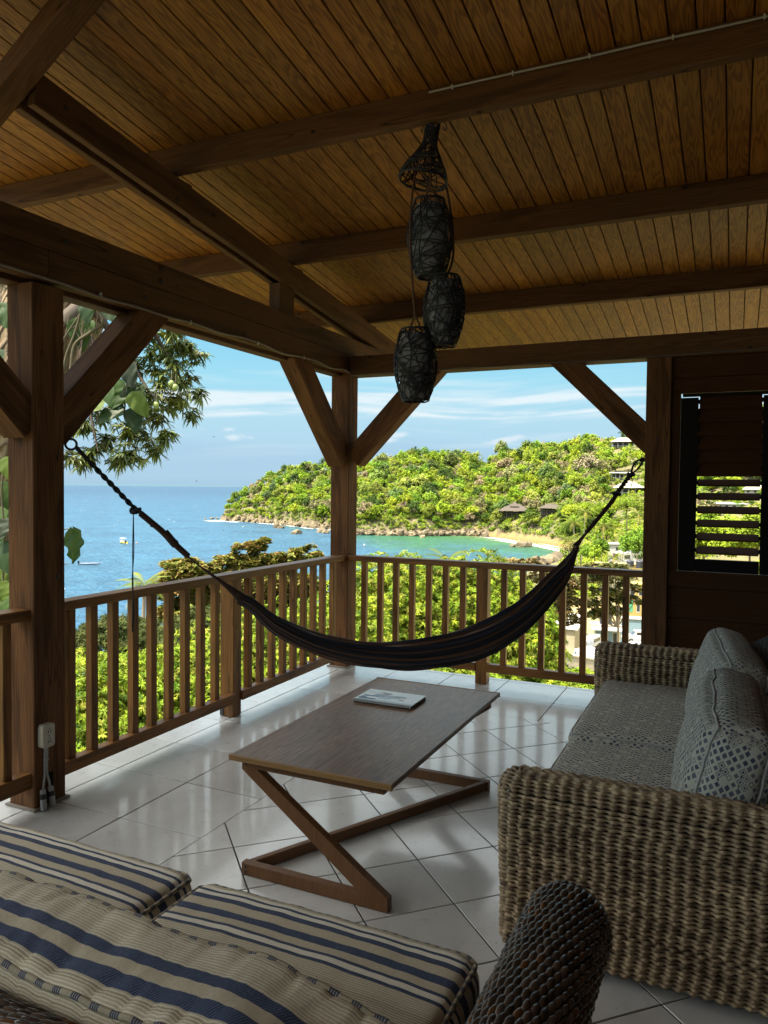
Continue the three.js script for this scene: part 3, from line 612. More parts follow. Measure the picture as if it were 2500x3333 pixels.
// printed cotton with small navy diamonds
const ikat = (() => {
  const S = 768, cv = document.createElement('canvas'); cv.width = cv.height = S; const g = cv.getContext('2d'), r = rngOf(61);
  g.fillStyle = '#aca79a'; g.fillRect(0, 0, S, S);
  for (let i = 0; i < 9000; i++) { g.fillStyle = `rgba(${120 + r() * 90},${115 + r() * 85},${100 + r() * 80},0.10)`; g.fillRect(r() * S, r() * S, 2, 7); }
  const c = S / 24;                                      // 24 cells over 0.36 m
  const dia = (x, y, w, h, fill, al) => { g.globalAlpha = al; g.beginPath(); g.moveTo(x, y - h); g.lineTo(x + w, y); g.lineTo(x, y + h); g.lineTo(x - w, y); g.closePath(); if (fill) { g.fillStyle = '#333b4c'; g.fill(); } else { g.strokeStyle = '#343c4c'; g.lineWidth = c * 0.13; g.stroke(); } g.globalAlpha = 1; };
  for (let j = 0; j < 24; j++) for (let i = 0; i < 24; i++) {
    const x = (i + 0.5 + 0.22 * (r() - 0.5)) * c, y = (j + 0.5 + 0.2 * (r() - 0.5)) * c, q = i % 8, al = 0.62 + 0.38 * r(); if (r() < 0.06) continue;
    if ((i + j) % 2 === 0) {
      if (q < 4) dia(x, y, c * (0.6 + 0.2 * r()), c * 0.56, (j % 6) !== 2 || q % 2 === 0, al);
      else if ((j % 4) < 2) dia(x, y, c * 0.6, c * 0.52, q !== 5, al);
      else { dia(x, y, c * 0.78, c * 0.66, false, al); dia(x, y, c * 0.36, c * 0.3, true, al); }
    } else if (q >= 4 && j % 4 === 3) dia(x, y, c * 0.34, c * 0.32, true, al);
  }
  const t = new THREE.CanvasTexture(cv); t.wrapS = t.wrapT = THREE.RepeatWrapping; t.colorSpace = THREE.SRGBColorSpace; t.anisotropy = 8; t.repeat.set(1 / 0.36, 1 / 0.36); return t;
})();
const clothBump = dataTex(256, 256, (u, v) => 0.5 + 0.22 * Math.sin(u * 402) * Math.sin(v * 402) + 0.2 * noise(u * 40, v * 40, 40, 40), false, 0.12, 0.12);
M.ikat = std({ map: ikat, bumpMap: clothBump, bumpScale: 0.0008, roughness: 0.92 });
M.ikatPipe = std({ color: col(.36, .35, .33), roughness: 0.9 });
function patterned(name, label, cat, group, hx, hy, hz, r, crown, seed, place, mat = M.ikat, pipe = M.ikatPipe, shape, wr = 0.006) {
  const t = thing(name, label, cat, [0, 0, 0], group); place(t);
  const o = { hx, hy, hz, r, crown, wr, seed, shape };
  part('cover', cushion(o, [36, 10, 44]), mat, t);
  for (const s of [1, -1]) part('piping', piping(o, s, 0.0048), pipe, t);
  return t;
}
patterned('seat_cushion', 'far seat cushion of the pale wicker sofa in blue diamond print', 'cushion', 'seat cushions of the pale sofa', 0.3, 0.075, 0.545, 0.055, 0.022, 3, t => { t.position.set(2.69, 0.33, 1.68); });
patterned('seat_cushion', 'near seat cushion of the pale wicker sofa in blue diamond print', 'cushion', 'seat cushions of the pale sofa', 0.3, 0.07, 0.5, 0.055, 0.02, 8, t => { t.position.set(2.70, 0.318, 2.765); t.rotation.z = 0.02; });
const slump = (X, Y, Z, x, y, z) => [X + 0.03 * (1 - x * x) * 0, Y, Z];
patterned('back_cushion', 'plump blue diamond back cushion slumped against the far armrest end', 'cushion', 'back cushions of the pale sofa', 0.235, 0.09, 0.47, 0.06, 0.055, 13, t => { t.rotation.order = 'YXZ'; t.position.set(3.06, 0.575, 1.83); t.rotation.set(0, 0.1, Math.PI / 2 - 0.26); }, M.ikat, M.ikatPipe, null, 0.010);
patterned('back_cushion', 'plump blue diamond back cushion nearest the near armrest', 'cushion', 'back cushions of the pale sofa', 0.235, 0.095, 0.43, 0.06, 0.06, 19, t => { t.rotation.order = 'YXZ'; t.position.set(3.07, 0.585, 2.84); t.rotation.set(0, 0.03, Math.PI / 2 - 0.22); }, M.ikat, M.ikatPipe, null, 0.010);

// ---------- dark wicker loveseat in the foreground ----------
const stripes = (bands, seed, len, W = 512, H = 1024) => {   // bands: [width m, kind]; v runs from the front edge
  const cv = document.createElement('canvas'); cv.width = W; cv.height = H; const g = cv.getContext('2d'), r = rngOf(seed);
  const cream = ['#b7aa92', '#aea189', '#c0b39c'];
  g.fillStyle = cream[0]; g.fillRect(0, 0, W, H);
  let v = 0;
  for (const [w, kind] of bands) {
    const y = v / len * H, h = w / len * H;
    if (kind === 'n') {                                  // navy twill: slanted ribs with grey between
      g.fillStyle = '#202b47'; g.fillRect(0, y, W, h);
      g.save(); g.beginPath(); g.rect(0, y, W, h); g.clip();
      g.strokeStyle = 'rgba(112,116,128,0.6)'; g.lineWidth = 1.6;
      for (let x = -h; x < W + h; x += 6) { g.beginPath(); g.moveTo(x, y + h); g.lineTo(x + h * 0.55, y); g.stroke(); }
      g.restore();
    } else if (kind === 'c') { g.fillStyle = cream[1]; g.fillRect(0, y, W, h); }
    else if (kind === 'w') { g.fillStyle = '#d0c7b5'; g.fillRect(0, y, W, h); }
    else if (kind === 'f') { for (let q = 0; q < h; q += 7) { g.fillStyle = r() < 0.5 ? '#93866d' : '#a59a82'; g.fillRect(0, y + q, W, 2 + r() * 3); g.fillStyle = '#c6bba6'; g.fillRect(0, y + q + 4, W, 2); } }
    v += w;
  }
  for (let i = 0; i < 22000; i++) { g.fillStyle = r() < 0.5 ? 'rgba(60,50,30,0.07)' : 'rgba(255,250,230,0.07)'; g.fillRect(r() * W, r() * H, 1.5, 5); }
  const t = new THREE.CanvasTexture(cv); t.wrapS = t.wrapT = THREE.RepeatWrapping; t.colorSpace = THREE.SRGBColorSpace; t.anisotropy = 8; t.flipY = false;
  t.repeat.set(1 / 0.5, 1 / len); return t;
};
const seatBands = [[.04, 'f'], [.02, 'n'], [.03, 'c'], [.014, 'w'], [.01, 'n'], [.016, 'w'], [.02, 'n'], [.034, 'c'], [.028, 'n'], [.026, 'c'], [.01, 'n'], [.018, 'w'], [.011, 'n'], [.135, 'f'], [.03, 'n'], [.03, 'c'], [.026, 'n'], [.03, 'c'], [.1, 'f'], [.03, 'n'], [.03, 'c'], [.3, 'f']];
const seatMap = stripes(seatBands, 71, 1.024);
const backMap = stripes([[.09, 'f'], [.03, 'n'], [.012, 'w'], [.093, 'f'], [.027, 'n'], [.03, 'c'], [.031, 'n'], [.09, 'f'], [.02, 'n'], [.597, 'f']], 72, 1.024);
M.stripe = std({ map: seatMap, bumpMap: clothBump, bumpScale: 0.0008, roughness: 0.92 });
M.stripeBack = std({ map: backMap, bumpMap: clothBump, bumpScale: 0.0008, roughness: 0.92 });
// piping wound with navy bars
const pipeMap = (() => { const cv = document.createElement('canvas'); cv.width = 512; cv.height = 8; const g = cv.getContext('2d'), r = rngOf(5); g.fillStyle = '#978c75'; g.fillRect(0, 0, 512, 8); for (let x = 0; x < 512; x += 46) { for (let k = 0; k < 4; k++) { g.fillStyle = '#252f4c'; g.fillRect(x + k * 5, 0, 3.2, 8); } } for (let x = 0; x < 512; x += 3) { g.fillStyle = `rgba(60,50,30,${r() * 0.3})`; g.fillRect(x, 0, 1, 8); } const t = new THREE.CanvasTexture(cv); t.wrapS = t.wrapT = THREE.RepeatWrapping; t.colorSpace = THREE.SRGBColorSpace; t.repeat.set(9, 1); return t; })();
M.stripePipe = std({ map: pipeMap, roughness: 0.9 });
{
  const mk = (name, label, hx, hy, hz, r, crown, seed, pos, uvShift, mat, rot, shape, wr = 0.005) => {
    const t = thing(name, label, 'cushion', pos, name === 'seat_cushion' ? 'striped seat cushions of the dark sofa' : undefined); if (rot) t.rotation.set(...rot);
    const o = { hx, hy, hz, r, crown, wr, seed, shape }, g = cushion(o, name === 'back_cushion' ? [170, 10, 26] : [60, 10, 44]), uv = g.attributes.uv;
    for (let i = 0; i < uv.count; i++) uv.setXY(i, uv.getX(i), uv.getY(i) + uvShift);
    part('cover', g, mat, t);
    for (const s of [1, -1]) part('piping', piping(o, s, 0.0062, 280), M.stripePipe, t);
  };
  // v = z inside the cushion; the front edge (towards the sea) is at -hz
  mk('seat_cushion', 'right striped seat cushion of the dark wicker sofa, against its armrest', 0.41, 0.075, 0.3, 0.05, 0.022, 31, [2.165, 0.365, 4.415], 0.352, M.stripe);
  mk('seat_cushion', 'left striped seat cushion of the dark wicker sofa, cut by the photo edge', 0.6, 0.078, 0.3, 0.055, 0.024, 37, [1.135, 0.37, 4.415], 0.348, M.stripe, [0, 0.004, 0]);
  const sag = (X, Y, Z, x, y, z) => { const e = smooth(0.62, 1, x), rk = Math.abs(noise(X * 13 + 4, Z * 3.2)) , r2 = Math.abs(noise(X * 27 + 9, Z * 7)), edge = smooth(0.2, 1, Math.abs(z)); return [X, Y - 0.05 * e * e + 0.004 * Math.sin(X * 9) - (0.006 * smooth(0.22, 0, rk) + 0.003 * smooth(0.2, 0, r2)) * (0.35 + 0.65 * edge) + 0.007 * noise(X * 6, Z * 9 + 3), Z + 0.003 * Math.sin(X * 14 + 1) + 0.006 * noise(X * 8 + 2, 5) * edge]; };
  mk('back_cushion', 'long striped back cushion along the bottom of the photograph', 1.0, 0.115, 0.112, 0.03, 0.012, 43, [1.605, 0.57, 4.775], 0.245, M.stripeBack, [0.06, 0, 0], sag, 0.007);
}
{
  const sofa = thing('wicker_loveseat', 'dark glossy brown wicker sofa in the foreground, seen from behind', 'sofa');
  const rope = std({ color: col(1, 1, 1), roughness: 0.24 }), core = std({ color: col(.012, .008, .006), roughness: 0.8 });
  const bead = new THREE.SphereGeometry(1, 8, 6);
  const r = rngOf(88), m4 = new THREE.Matrix4(), c = new THREE.Color();
  const strands = (parent, name, list, tone) => {
    const im = new THREE.InstancedMesh(bead, rope, list.length); im.name = name; im.castShadow = im.receiveShadow = true;
    list.forEach((b, i) => {
      const x = b.t.clone().normalize(), z = b.n.clone().normalize(), y = z.clone().cross(x).normalize();
      m4.makeBasis(x.multiplyScalar(b.l), y.multiplyScalar(b.w), z.multiplyScalar(b.h)); m4.setPosition(b.p); im.setMatrixAt(i, m4);
      const k = r(); const v = k < 0.09 ? [.10, .042, .014] : lerp3([.028, .019, .013], [.09, .06, .042], r()); im.setColorAt(i, c.setRGB(v[0] * tone, v[1] * tone, v[2] * tone));
    });
    im.userData.kind = 'stuff'; parent.add(im); return im;
  };
  // rolled armrest: a capsule along z, front end rounded
  const arm = (ax, lab) => {
    const R = 0.095, z0 = 4.06, z1 = 5.12, yc = 0.525, list = [];
    const add = (P, n, t, k) => list.push({ p: P.addScaledVector(n, -0.0015), n, t, l: 0.0225 * (0.85 + 0.3 * r()), w: 0.0076 + 0.0014 * r(), h: 0.0078 + 0.004 * r() });
    const rowStep = 0.029, around = 37;
    let k = 0;
    for (let z = z0; z < z1; z += rowStep, k++) for (let j = 0; j < around; j++) {
      const a = (j + 0.5 * (k % 2)) / around * Math.PI * 2, n = V3(Math.cos(a), Math.sin(a), 0);
      add(V3(ax + n.x * R, yc + n.y * R * 0.98, z + 0.003 * noise(a * 3, z * 9)), n, V3(-n.y * (0.05 + 0.14 * r()), n.x * (0.05 + 0.14 * r()), 1));
    }
    for (let q = 1; q < 7; q++, k++) {
      const th = q * rowStep / R, ring = Math.max(1, Math.round(around * Math.cos(th)));
      if (th > Math.PI / 2) break;
      for (let j = 0; j < ring; j++) { const a = (j + 0.5 * (k % 2)) / ring * Math.PI * 2, n = V3(Math.cos(a) * Math.cos(th), Math.sin(a) * Math.cos(th), -Math.sin(th)); const t = V3(Math.cos(a) * Math.sin(th), Math.sin(a) * Math.sin(th), Math.cos(th)); add(V3(ax + n.x * R, yc + n.y * R * 0.98, z0 + n.z * R * 0.85), n, t.addScaledVector(V3(-Math.sin(a), Math.cos(a), 0), 0.3)); }
    }
    const roll = part('armrest', new THREE.CapsuleGeometry(R - 0.004, z1 - z0, 8, 24).rotateX(Math.PI / 2).translate(ax, yc, (z0 + z1) / 2), core, sofa);
    strands(roll, 'woven_strand', list, 1);
    const l2 = []; const xs = ax + (lab === 'right' ? 0.04 : -0.04), sg = lab === 'right' ? 1 : -1;
    part('side_panel', boxUV(0.07, 0.46, 1.04, ax - sg * 0.01, 0.27, 4.6), core, sofa);
    let kk = 0; for (let y = 0.05; y < 0.47; y += 0.0175, kk++) for (let z = 4.08 + 0.013 * (kk % 2); z < 5.12; z += 0.0265) l2.push({ p: V3(ax + sg * 0.026, y, z), n: V3(sg, 0, 0), t: V3(0, 0.1, 1), l: 0.0165, w: 0.009, h: 0.008 });
    const pn = sofa.children[sofa.children.length - 1]; strands(pn, 'woven_strand', l2, 1);
  };
  arm(2.757, 'right'); arm(0.42, 'left');
  // back: a rolled top rail and the panel below
  const lst = []; const yb = 0.572, zb = 4.985, Rb = 0.1; let k = 0;
  for (let x = 0.5; x < 2.7; x += 0.0265, k++) for (let j = 0; j < 36; j++) { const a = (j + 0.5 * (k % 2)) / 36 * Math.PI * 2, n = V3(0, Math.sin(a), Math.cos(a)); lst.push({ p: V3(x, yb + n.y * Rb, zb + n.z * Rb), n, t: V3(1, n.z * 0.3, -n.y * 0.3), l: 0.027 * (0.8 + 0.4 * r()), w: 0.0065 + 0.002 * r(), h: 0.007 + 0.003 * r() }); }
  const back = part('backrest', new THREE.CapsuleGeometry(Rb - 0.004, 2.2, 6, 20).rotateZ(Math.PI / 2).translate(1.6, yb, zb), core, sofa);
  strands(back, 'woven_strand', lst, 0.9);
  part('back_panel', boxUV(2.2, 0.46, 0.07, 1.6, 0.28, 5.0), core, sofa);
  part('seat_base', boxUV(2.18, 0.2, 0.86, 1.6, 0.17, 4.53), core, sofa);
  const fl = []; let kf = 0; for (let y = 0.06; y < 0.27; y += 0.0175, kf++) for (let x = 0.52 + 0.013 * (kf % 2); x < 2.66; x += 0.0265) fl.push({ p: V3(x, y, 4.098), n: V3(0, 0, -1), t: V3(1, 0.1, 0), l: 0.0165, w: 0.009, h: 0.008 });
  strands(sofa.children[sofa.children.length - 1], 'woven_strand', fl, 1);
  for (const [x, z] of [[0.52, 4.15], [2.68, 4.15], [0.52, 5.05], [2.68, 5.05]]) part('leg', rod([x, 0.002, z], [x, 0.08, z], 0.025, 0.03, 10), M.darkslat, sofa);
}
{
  const t = thing('throw_pillow', 'dark knitted throw pillow behind the far back cushion at the right edge', 'cushion', [3.3, 0.7, 1.62]); t.rotation.set(0.1, 0.2, 0.5);
  const o = { hx: 0.17, hy: 0.07, hz: 0.17, r: 0.06, crown: 0.04, wr: 0.004, seed: 91, shape: (X, Y, Z) => [X, Y + 0.006 * Math.sin(X * 260) * Math.sin(Z * 90), Z] };
  part('cover', cushion(o, [70, 8, 40]), std({ color: col(.035, .034, .036), roughness: 0.9 }), t);
}
// ---------- hammock ----------
{
  const A = V3(0.105, 1.746, 3.075), B = V3(2.476, 1.762, 0.075);
  const at = (s, y) => V3(lerp(A.x, B.x, s), y, lerp(A.z, B.z, s));
  const h = thing('hammock', 'dark striped cloth hammock gathered and slung between two posts', 'hammock');
  const side = B.clone().sub(A).setY(0).normalize().cross(V3(0, 1, 0));
  const S = [0.224, 0.236, 0.284, 0.358, 0.436, 0.51, 0.606, 0.70, 0.80, 0.846], T0 = [0.955, 0.946, 0.819, 0.693, 0.627, 0.61, 0.647, 0.773, 1.048, 1.17], Bt = [0.90, 0.872, 0.702, 0.558, 0.474, 0.429, 0.434, 0.528, 0.812, 1.125];
  const cT = new THREE.CatmullRomCurve3(S.map((s, i) => V3(s, T0[i], Bt[i])));
  const N = 130, K = 84, pos = [], cols = [], idx = [];
  const prof = Array.from({ length: N + 1 }, (_, i) => cT.getPoint(i / N));
  for (let i = 0; i <= N; i++) {
    const { x: s, y: t, z: b } = prof[i], mid = (t + b) / 2, hh = (t - b) / 2, ww = Math.min(0.075, hh * 0.85) * lerp(1, 0.62, smooth(0.6, 0.84, s));
    const p0 = prof[Math.max(0, i - 1)], p1 = prof[Math.min(N, i + 1)], dir = at(p1.x, (p1.y + p1.z) / 2).sub(at(p0.x, (p0.y + p0.z) / 2)).normalize();
    const up = side.clone().cross(dir).normalize(); if (up.y < 0) up.negate();
    const q = hh * Math.max(0.5, up.y) * lerp(1, 0.86, smooth(0.62, 0.82, s)), c = at(s, mid);
    for (let k = 0; k < K; k++) {
      const a = k / K * Math.PI * 2, f = 1 + 0.07 * Math.sin(9 * a + 2.2 * Math.sin(s * 7)) + 0.05 * Math.sin(17 * a + s * 30) + 0.03 * noise(a * 4, s * 30);
      // open fold along the top: pull the top edge down between two lips
      const fold = Math.exp(-Math.pow((a - 1.35) / 0.3, 2)) * 0.34 * smooth(0.23, 0.34, s) * smooth(0.85, 0.72, s);
      const r = f * (1 - fold);
      const P = c.clone().addScaledVector(side, Math.cos(a) * ww * r).addScaledVector(up, Math.sin(a) * q * r);
      pos.push(P.x, P.y, P.z);
      const st = mod(Math.floor(a / (Math.PI * 2) * 42 + 0.7 * Math.sin(a * 3)), 14);
      const cc = [[.012, .013, .02], [.012, .013, .02], [.11, .05, .022], [.012, .013, .02], [.016, .018, .03], [.02, .022, .034], [.15, .07, .03], [.012, .012, .017], [.012, .012, .017], [.09, .04, .02], [.02, .024, .04], [.012, .013, .02], [.12, .055, .025], [.014, .014, .02]][st];
      cols.push(...cc);
      if (i < N) { const a0 = i * K + k, a1 = i * K + (k + 1) % K; idx.push(a0, a1, a0 + K, a1, a1 + K, a0 + K); }
    }
  }
  const g = new THREE.BufferGeometry(); g.setAttribute('position', new THREE.Float32BufferAttribute(pos, 3)); g.setAttribute('color', new THREE.Float32BufferAttribute(cols, 3)); g.setIndex(idx); g.computeVertexNormals();
  part('hammock_cloth', g, std({ vertexColors: true, roughness: 0.88, side: THREE.DoubleSide }), h);
  const cord = std({ color: col(.05, .022, .014), roughness: 0.85 }), rope = std({ color: col(.018, .017, .02), roughness: 0.85 });
  const fan = [];
  const r = rngOf(14);
  for (let k = 0; k < 11; k++) { const a = k / 11 * 6.283; const e = at(0.232, 0.915).addScaledVector(side, Math.cos(a) * 0.026).add(V3(0, Math.sin(a) * 0.034, 0)); fan.push(tube([e, at(0.2, 1.02 + 0.01 * Math.sin(a)).addScaledVector(side, Math.cos(a) * 0.018), at(0.16, 1.14), at(0.148, 1.185)], 0.0042, 5, 10)); }
  for (let k = 0; k < 9; k++) { const a = k / 9 * 6.283; const e = at(0.838, 1.14).addScaledVector(side, Math.cos(a) * 0.02).add(V3(0, Math.sin(a) * 0.028, 0)); fan.push(tube([e, at(0.857, 1.215).addScaledVector(side, Math.cos(a) * 0.012), at(0.875, 1.28)], 0.0045, 5, 8)); }
  part('cord_fan', fan, cord, h);
  part('gathered_cord', merge([tube([at(0.152, 1.17), at(0.13, 1.25), at(0.115, 1.31), at(0.1, 1.36), at(0.088, 1.40)], 0.0165, 8, 24), tube([at(0.135, 1.23), at(0.128, 1.262), at(0.12, 1.30)], 0.021, 8, 10), tube([at(0.866, 1.25), at(0.89, 1.335), at(0.915, 1.425), at(0.938, 1.52)], 0.0155, 8, 24)]), cord, h);
  const twist = (p0, p1, rad, rr, turns, ph) => { const o = []; const d = p1.clone().sub(p0), u = side, w = d.clone().normalize().cross(u); for (let i = 0; i <= 40; i++) { const a = i / 40 * turns * 6.283 + ph; o.push(p0.clone().addScaledVector(d, i / 40).addScaledVector(u, Math.cos(a) * rad).addScaledVector(w, Math.sin(a) * rad)); } return tube(o, rr, 6, 120); };
  const knot = (p, s) => { const o = []; for (let i = 0; i < 26; i++) { const a = i / 26 * 6.283; o.push(p.clone().addScaledVector(side, (Math.sin(a) + 2 * Math.sin(2 * a)) * s * 0.36).add(V3((Math.cos(a) - 2 * Math.cos(2 * a)) * s * 0.25, Math.sin(3 * a) * s * 0.4, -(Math.cos(a) - 2 * Math.cos(2 * a)) * s * 0.25))); } return tube(o, s * 0.34, 7, 110, true); };
  part('rope', merge([twist(at(0.084, 1.41), at(0.02, 1.675), 0.0065, 0.0078, 4.2, 0), twist(at(0.084, 1.41), at(0.02, 1.675), 0.0065, 0.0078, 4.2, 3.14), tube([at(0.02, 1.675), at(0.012, 1.71), at(0.008, 1.728)], 0.011, 7, 10)]), rope, h);
  part('knot', merge([knot(at(0.083, 1.412), 0.026), knot(at(0.105, 1.335), 0.012), knot(at(0.135, 1.25), 0.011)]), rope, h);
  part('rope', merge([twist(at(0.932, 1.5), at(0.972, 1.66), 0.0085, 0.0095, 4, 0.5), twist(at(0.932, 1.5), at(0.972, 1.66), 0.0085, 0.0095, 4, 3.6), tube([at(0.97, 1.655), at(0.976, 1.72), at(0.986, 1.755), at(1.0, 1.762)], 0.0075, 6, 14), tube([at(0.97, 1.655), at(0.985, 1.69), at(0.997, 1.735), at(1.0, 1.758)], 0.0075, 6, 14)]), rope, h);
  part('knot', merge([knot(at(0.935, 1.515), 0.024), knot(at(0.97, 1.655), 0.022), tube([at(0.937, 1.51), at(0.93, 1.46), at(0.924, 1.44)], 0.004, 5, 8), tube([at(0.97, 1.65), at(0.974, 1.6), at(0.971, 1.57)], 0.0035, 5, 8)]), rope, h);
  const ring = new THREE.TorusGeometry(0.026, 0.006, 8, 22); ring.lookAt(side); ring.translate(A.x + 0.012, 1.742, A.z + 0.012 - 0.01);
  part('eye_ring', merge([ring, rod([0.1, 1.746, 3.128], [0.1, 1.746, 3.095], 0.006)]), M.black, h);
  part('hook', merge([rod([2.498, 1.762, 0.06], [2.474, 1.762, 0.075], 0.006), new THREE.TorusGeometry(0.014, 0.005, 6, 16).translate(2.472, 1.76, 0.076)]), M.black, h);
  part('hanging_string', merge([tube([at(0.079, 1.4), at(0.078, 1.2), at(0.0785, 1.0), at(0.0775, 0.81)], 0.0026, 5, 30), tube([at(0.079, 1.4), at(0.0795, 1.2), at(0.0775, 1.05), at(0.0795, 0.9), at(0.0782, 0.79)], 0.0026, 5, 30), ellipsoid(0.005, 0.012, 0.005, at(0.078, 0.8).x, 0.8, at(0.078, 0.8).z)]), rope, h);
}

// ---------- hanging lamp of three woven baskets under a woven cap ----------
{
  const lamp = thing('pendant_lamp', 'black woven lamp of three basket lanterns hanging from the purlin', 'lamp');
  const wire = std({ color: col(.011, .010, .013), roughness: 0.55 }), cordM = std({ color: col(.10, .042, .02), roughness: 0.8 });
  const shadeM = phys({ color: col(.24, .235, .245), roughness: 0.9, transmission: 0.2, thickness: 0, side: THREE.DoubleSide });
  const cage = (prof, y0, y1, n, seed, rr) => {           // random loops of wire over a surface of revolution
    const r = rngOf(seed), list = [];
    for (let i = 0; i < n; i++) {
      let a = r() * 6.283, t = r(); const da = (r() < 0.5 ? -1 : 1) * (0.5 + r() * 1.9), dt = (r() - 0.5) * (i % 3 === 0 ? 0.35 : 1.9), pts = [];
      for (let k = 0; k <= 9; k++) { const q = k / 9, tt = clamp(t + dt * (q - 0.5)), aa = a + da * q + 0.05 * Math.sin(k * 2 + i), R = prof(tt) * (1 + 0.035 * (r() - 0.3)); pts.push(V3(Math.cos(aa) * R, lerp(y0, y1, tt), Math.sin(aa) * R)); }
      list.push(tube(pts, rr * (0.75 + 0.6 * r()), 4, 20));
    }
    for (const [t, k] of [[0.005, 1], [0.02, 1], [0.985, 1], [0.995, 1]]) { const pts = []; for (let i = 0; i < 22; i++) { const a = i / 22 * 6.283; pts.push(V3(Math.cos(a) * prof(t) * (1 + 0.05 * (r() - 0.5)), lerp(y0, y1, t) + (r() - 0.5) * 0.008, Math.sin(a) * prof(t))); } list.push(tube(pts, rr * 1.3, 5, 66, true)); }
    for (let i = 0; i < 8; i++) { const a = i / 8 * 6.283 + r(), pts = []; for (let k = 0; k <= 8; k++) pts.push(V3(Math.cos(a + 0.1 * Math.sin(k)) * prof(k / 8), lerp(y0, y1, k / 8), Math.sin(a + 0.1 * Math.sin(k)) * prof(k / 8))); list.push(tube(pts, rr * 1.15, 4, 24)); }
    return merge(list);
  };
  const lantern = (x, y0, y1, z, R, seed, tilt) => {
    const H = y1 - y0, prof = t => R * (0.40 + 0.60 * Math.pow(Math.sin(Math.PI * clamp(0.10 + 0.78 * (1 - t) + 0.03)), 0.85));
    const c = part('lantern', cage(prof, -H / 2, H / 2, 135, seed, 0.003), wire, lamp); c.position.set(x, (y0 + y1) / 2, z); c.rotation.z = tilt;
    const pts = []; for (let k = 0; k <= 12; k++) { const t = 0.03 + 0.9 * k / 12; pts.push(new THREE.Vector2(prof(t) * 0.84, lerp(-H / 2, H / 2, t))); }
    part('inner_shade', new THREE.LatheGeometry(pts, 28), shadeM, c);
    part('bulb', merge([ellipsoid(0.022, 0.028, 0.022, 0, 0.02, 0), rod([0, 0.04, 0], [0, 0.09, 0], 0.012)]), std({ color: col(.6, .6, .58), roughness: 0.3 }), c);
  };
  lantern(1.66, 2.61, 2.99, 2.22, 0.112, 3, 0.02);
  lantern(1.733, 2.262, 2.61, 2.2, 0.104, 4, -0.03);
  lantern(1.602, 1.985, 2.345, 2.25, 0.108, 5, 0.02);
  const bell = t => 0.034 + 0.088 * Math.pow(smooth(0.3, 1.02, 1 - t), 0.9);
  const cap = part('woven_cap', cage(bell, -0.29, 0, 130, 6, 0.0032), wire, lamp); cap.position.set(1.678, 3.36, 2.24); cap.rotation.set(-0.1, 0, -0.14);
  part('hook', merge([rod([1.675, 3.375, 2.25], [1.675, 3.345, 2.25], 0.004), tube([[1.70, 3.345, 2.25], [1.73, 3.35, 2.26], [1.752, 3.335, 2.26], [1.757, 3.31, 2.26], [1.745, 3.305, 2.26], [1.742, 3.325, 2.26]], 0.003, 5, 24), tube([[1.655, 3.345, 2.25], [1.63, 3.35, 2.25], [1.62, 3.32, 2.25], [1.625, 3.335, 2.26]], 0.0025, 5, 16)]), wire, lamp);
  part('cord', merge([rod([1.668, 3.3, 2.24], [1.663, 3.065, 2.23], 0.0062), rod([1.663, 3.065, 2.23], [1.625, 2.985, 2.22], 0.0058), rod([1.663, 3.065, 2.23], [1.70, 2.985, 2.22], 0.0058), rod([1.663, 3.065, 2.23], [1.662, 2.85, 2.22], 0.002)]), cordM, lamp);
  part('cord', merge([tube([[1.62, 3.2, 2.28], [1.61, 3.0, 2.335], [1.604, 2.8, 2.345], [1.602, 2.6, 2.31], [1.6, 2.418, 2.26]], 0.0062, 6, 24), rod([1.6, 2.42, 2.26], [1.565, 2.34, 2.25], 0.0056), rod([1.6, 2.42, 2.26], [1.632, 2.34, 2.25], 0.0056), rod([1.6, 2.42, 2.26], [1.6, 2.2, 2.25], 0.002)]), cordM, lamp);
  part('cord', tube([[1.715, 3.16, 2.2], [1.727, 2.95, 2.1], [1.735, 2.75, 2.08], [1.735, 2.6, 2.18]], 0.0062, 6, 20), cordM, lamp);
}
// ---------- sea, land, headland ----------
const SEA = -25.5, CAM = camera.position;
const azOf = px => 0.434529 + Math.atan((1250 - px) / F_PX);           // radians to the left of -z
const pxOf = az => { const a = az - 0.434529; return Math.abs(a) < 1.35 ? 1250 - Math.tan(a) * F_PX : (a > 0 ? -9700 : 12200); };
const seaR = (px, py) => { const p = atHeight(px, py, SEA); return Math.hypot(p.x - CAM.x, p.z - CAM.z); };
// far shore
const shorePX = [724, 799, 916, 984, 1075, 1161, 1378, 1518, 1606, 1670, 1760, 1847, 1900], shoreR = [[724, 1693.6], [799, 1698], [916, 1707], [984, 1716], [1075, 1723], [1161, 1741], [1378, 1745], [1518, 1743], [1606, 1749], [1670, 1757], [1760, 1768], [1847, 1784], [1900, 1800]].map(q => seaR(...q));
const farShore = px => px < 716 ? 1e9 : table(shorePX, shoreR, px);
const nearPX = [-9000, -600, 300, 700, 1000, 1300, 1500, 1640, 1750, 1800, 1850], nearR = [60, 70, 78, 84, 92, 125, 170, 215, 262, 282, 310];
const nearShore = px => px > 1850 ? 1e9 : table(nearPX, nearR, px);
const ridgePX = [716, 734, 780, 830, 880, 940, 990, 1060, 1130, 1200, 1290, 1360, 1400, 1480, 1540, 1600, 1640, 1720, 1790, 1830, 1900, 2000, 2080, 2200, 2600, 4000];
const ridgeY = [1700, 1652, 1610, 1562, 1530, 1512, 1505, 1495, 1505, 1500, 1470, 1455, 1462, 1455, 1475, 1482, 1448, 1448, 1428, 1436, 1412, 1412, 1405, 1370, 1330, 1330];
const ridgeW = px => table([716, 740, 800, 900, 1060, 1300, 1600, 2000, 2500], [6, 22, 52, 85, 115, 145, 175, 215, 230], px);
const TREE_H = 8;
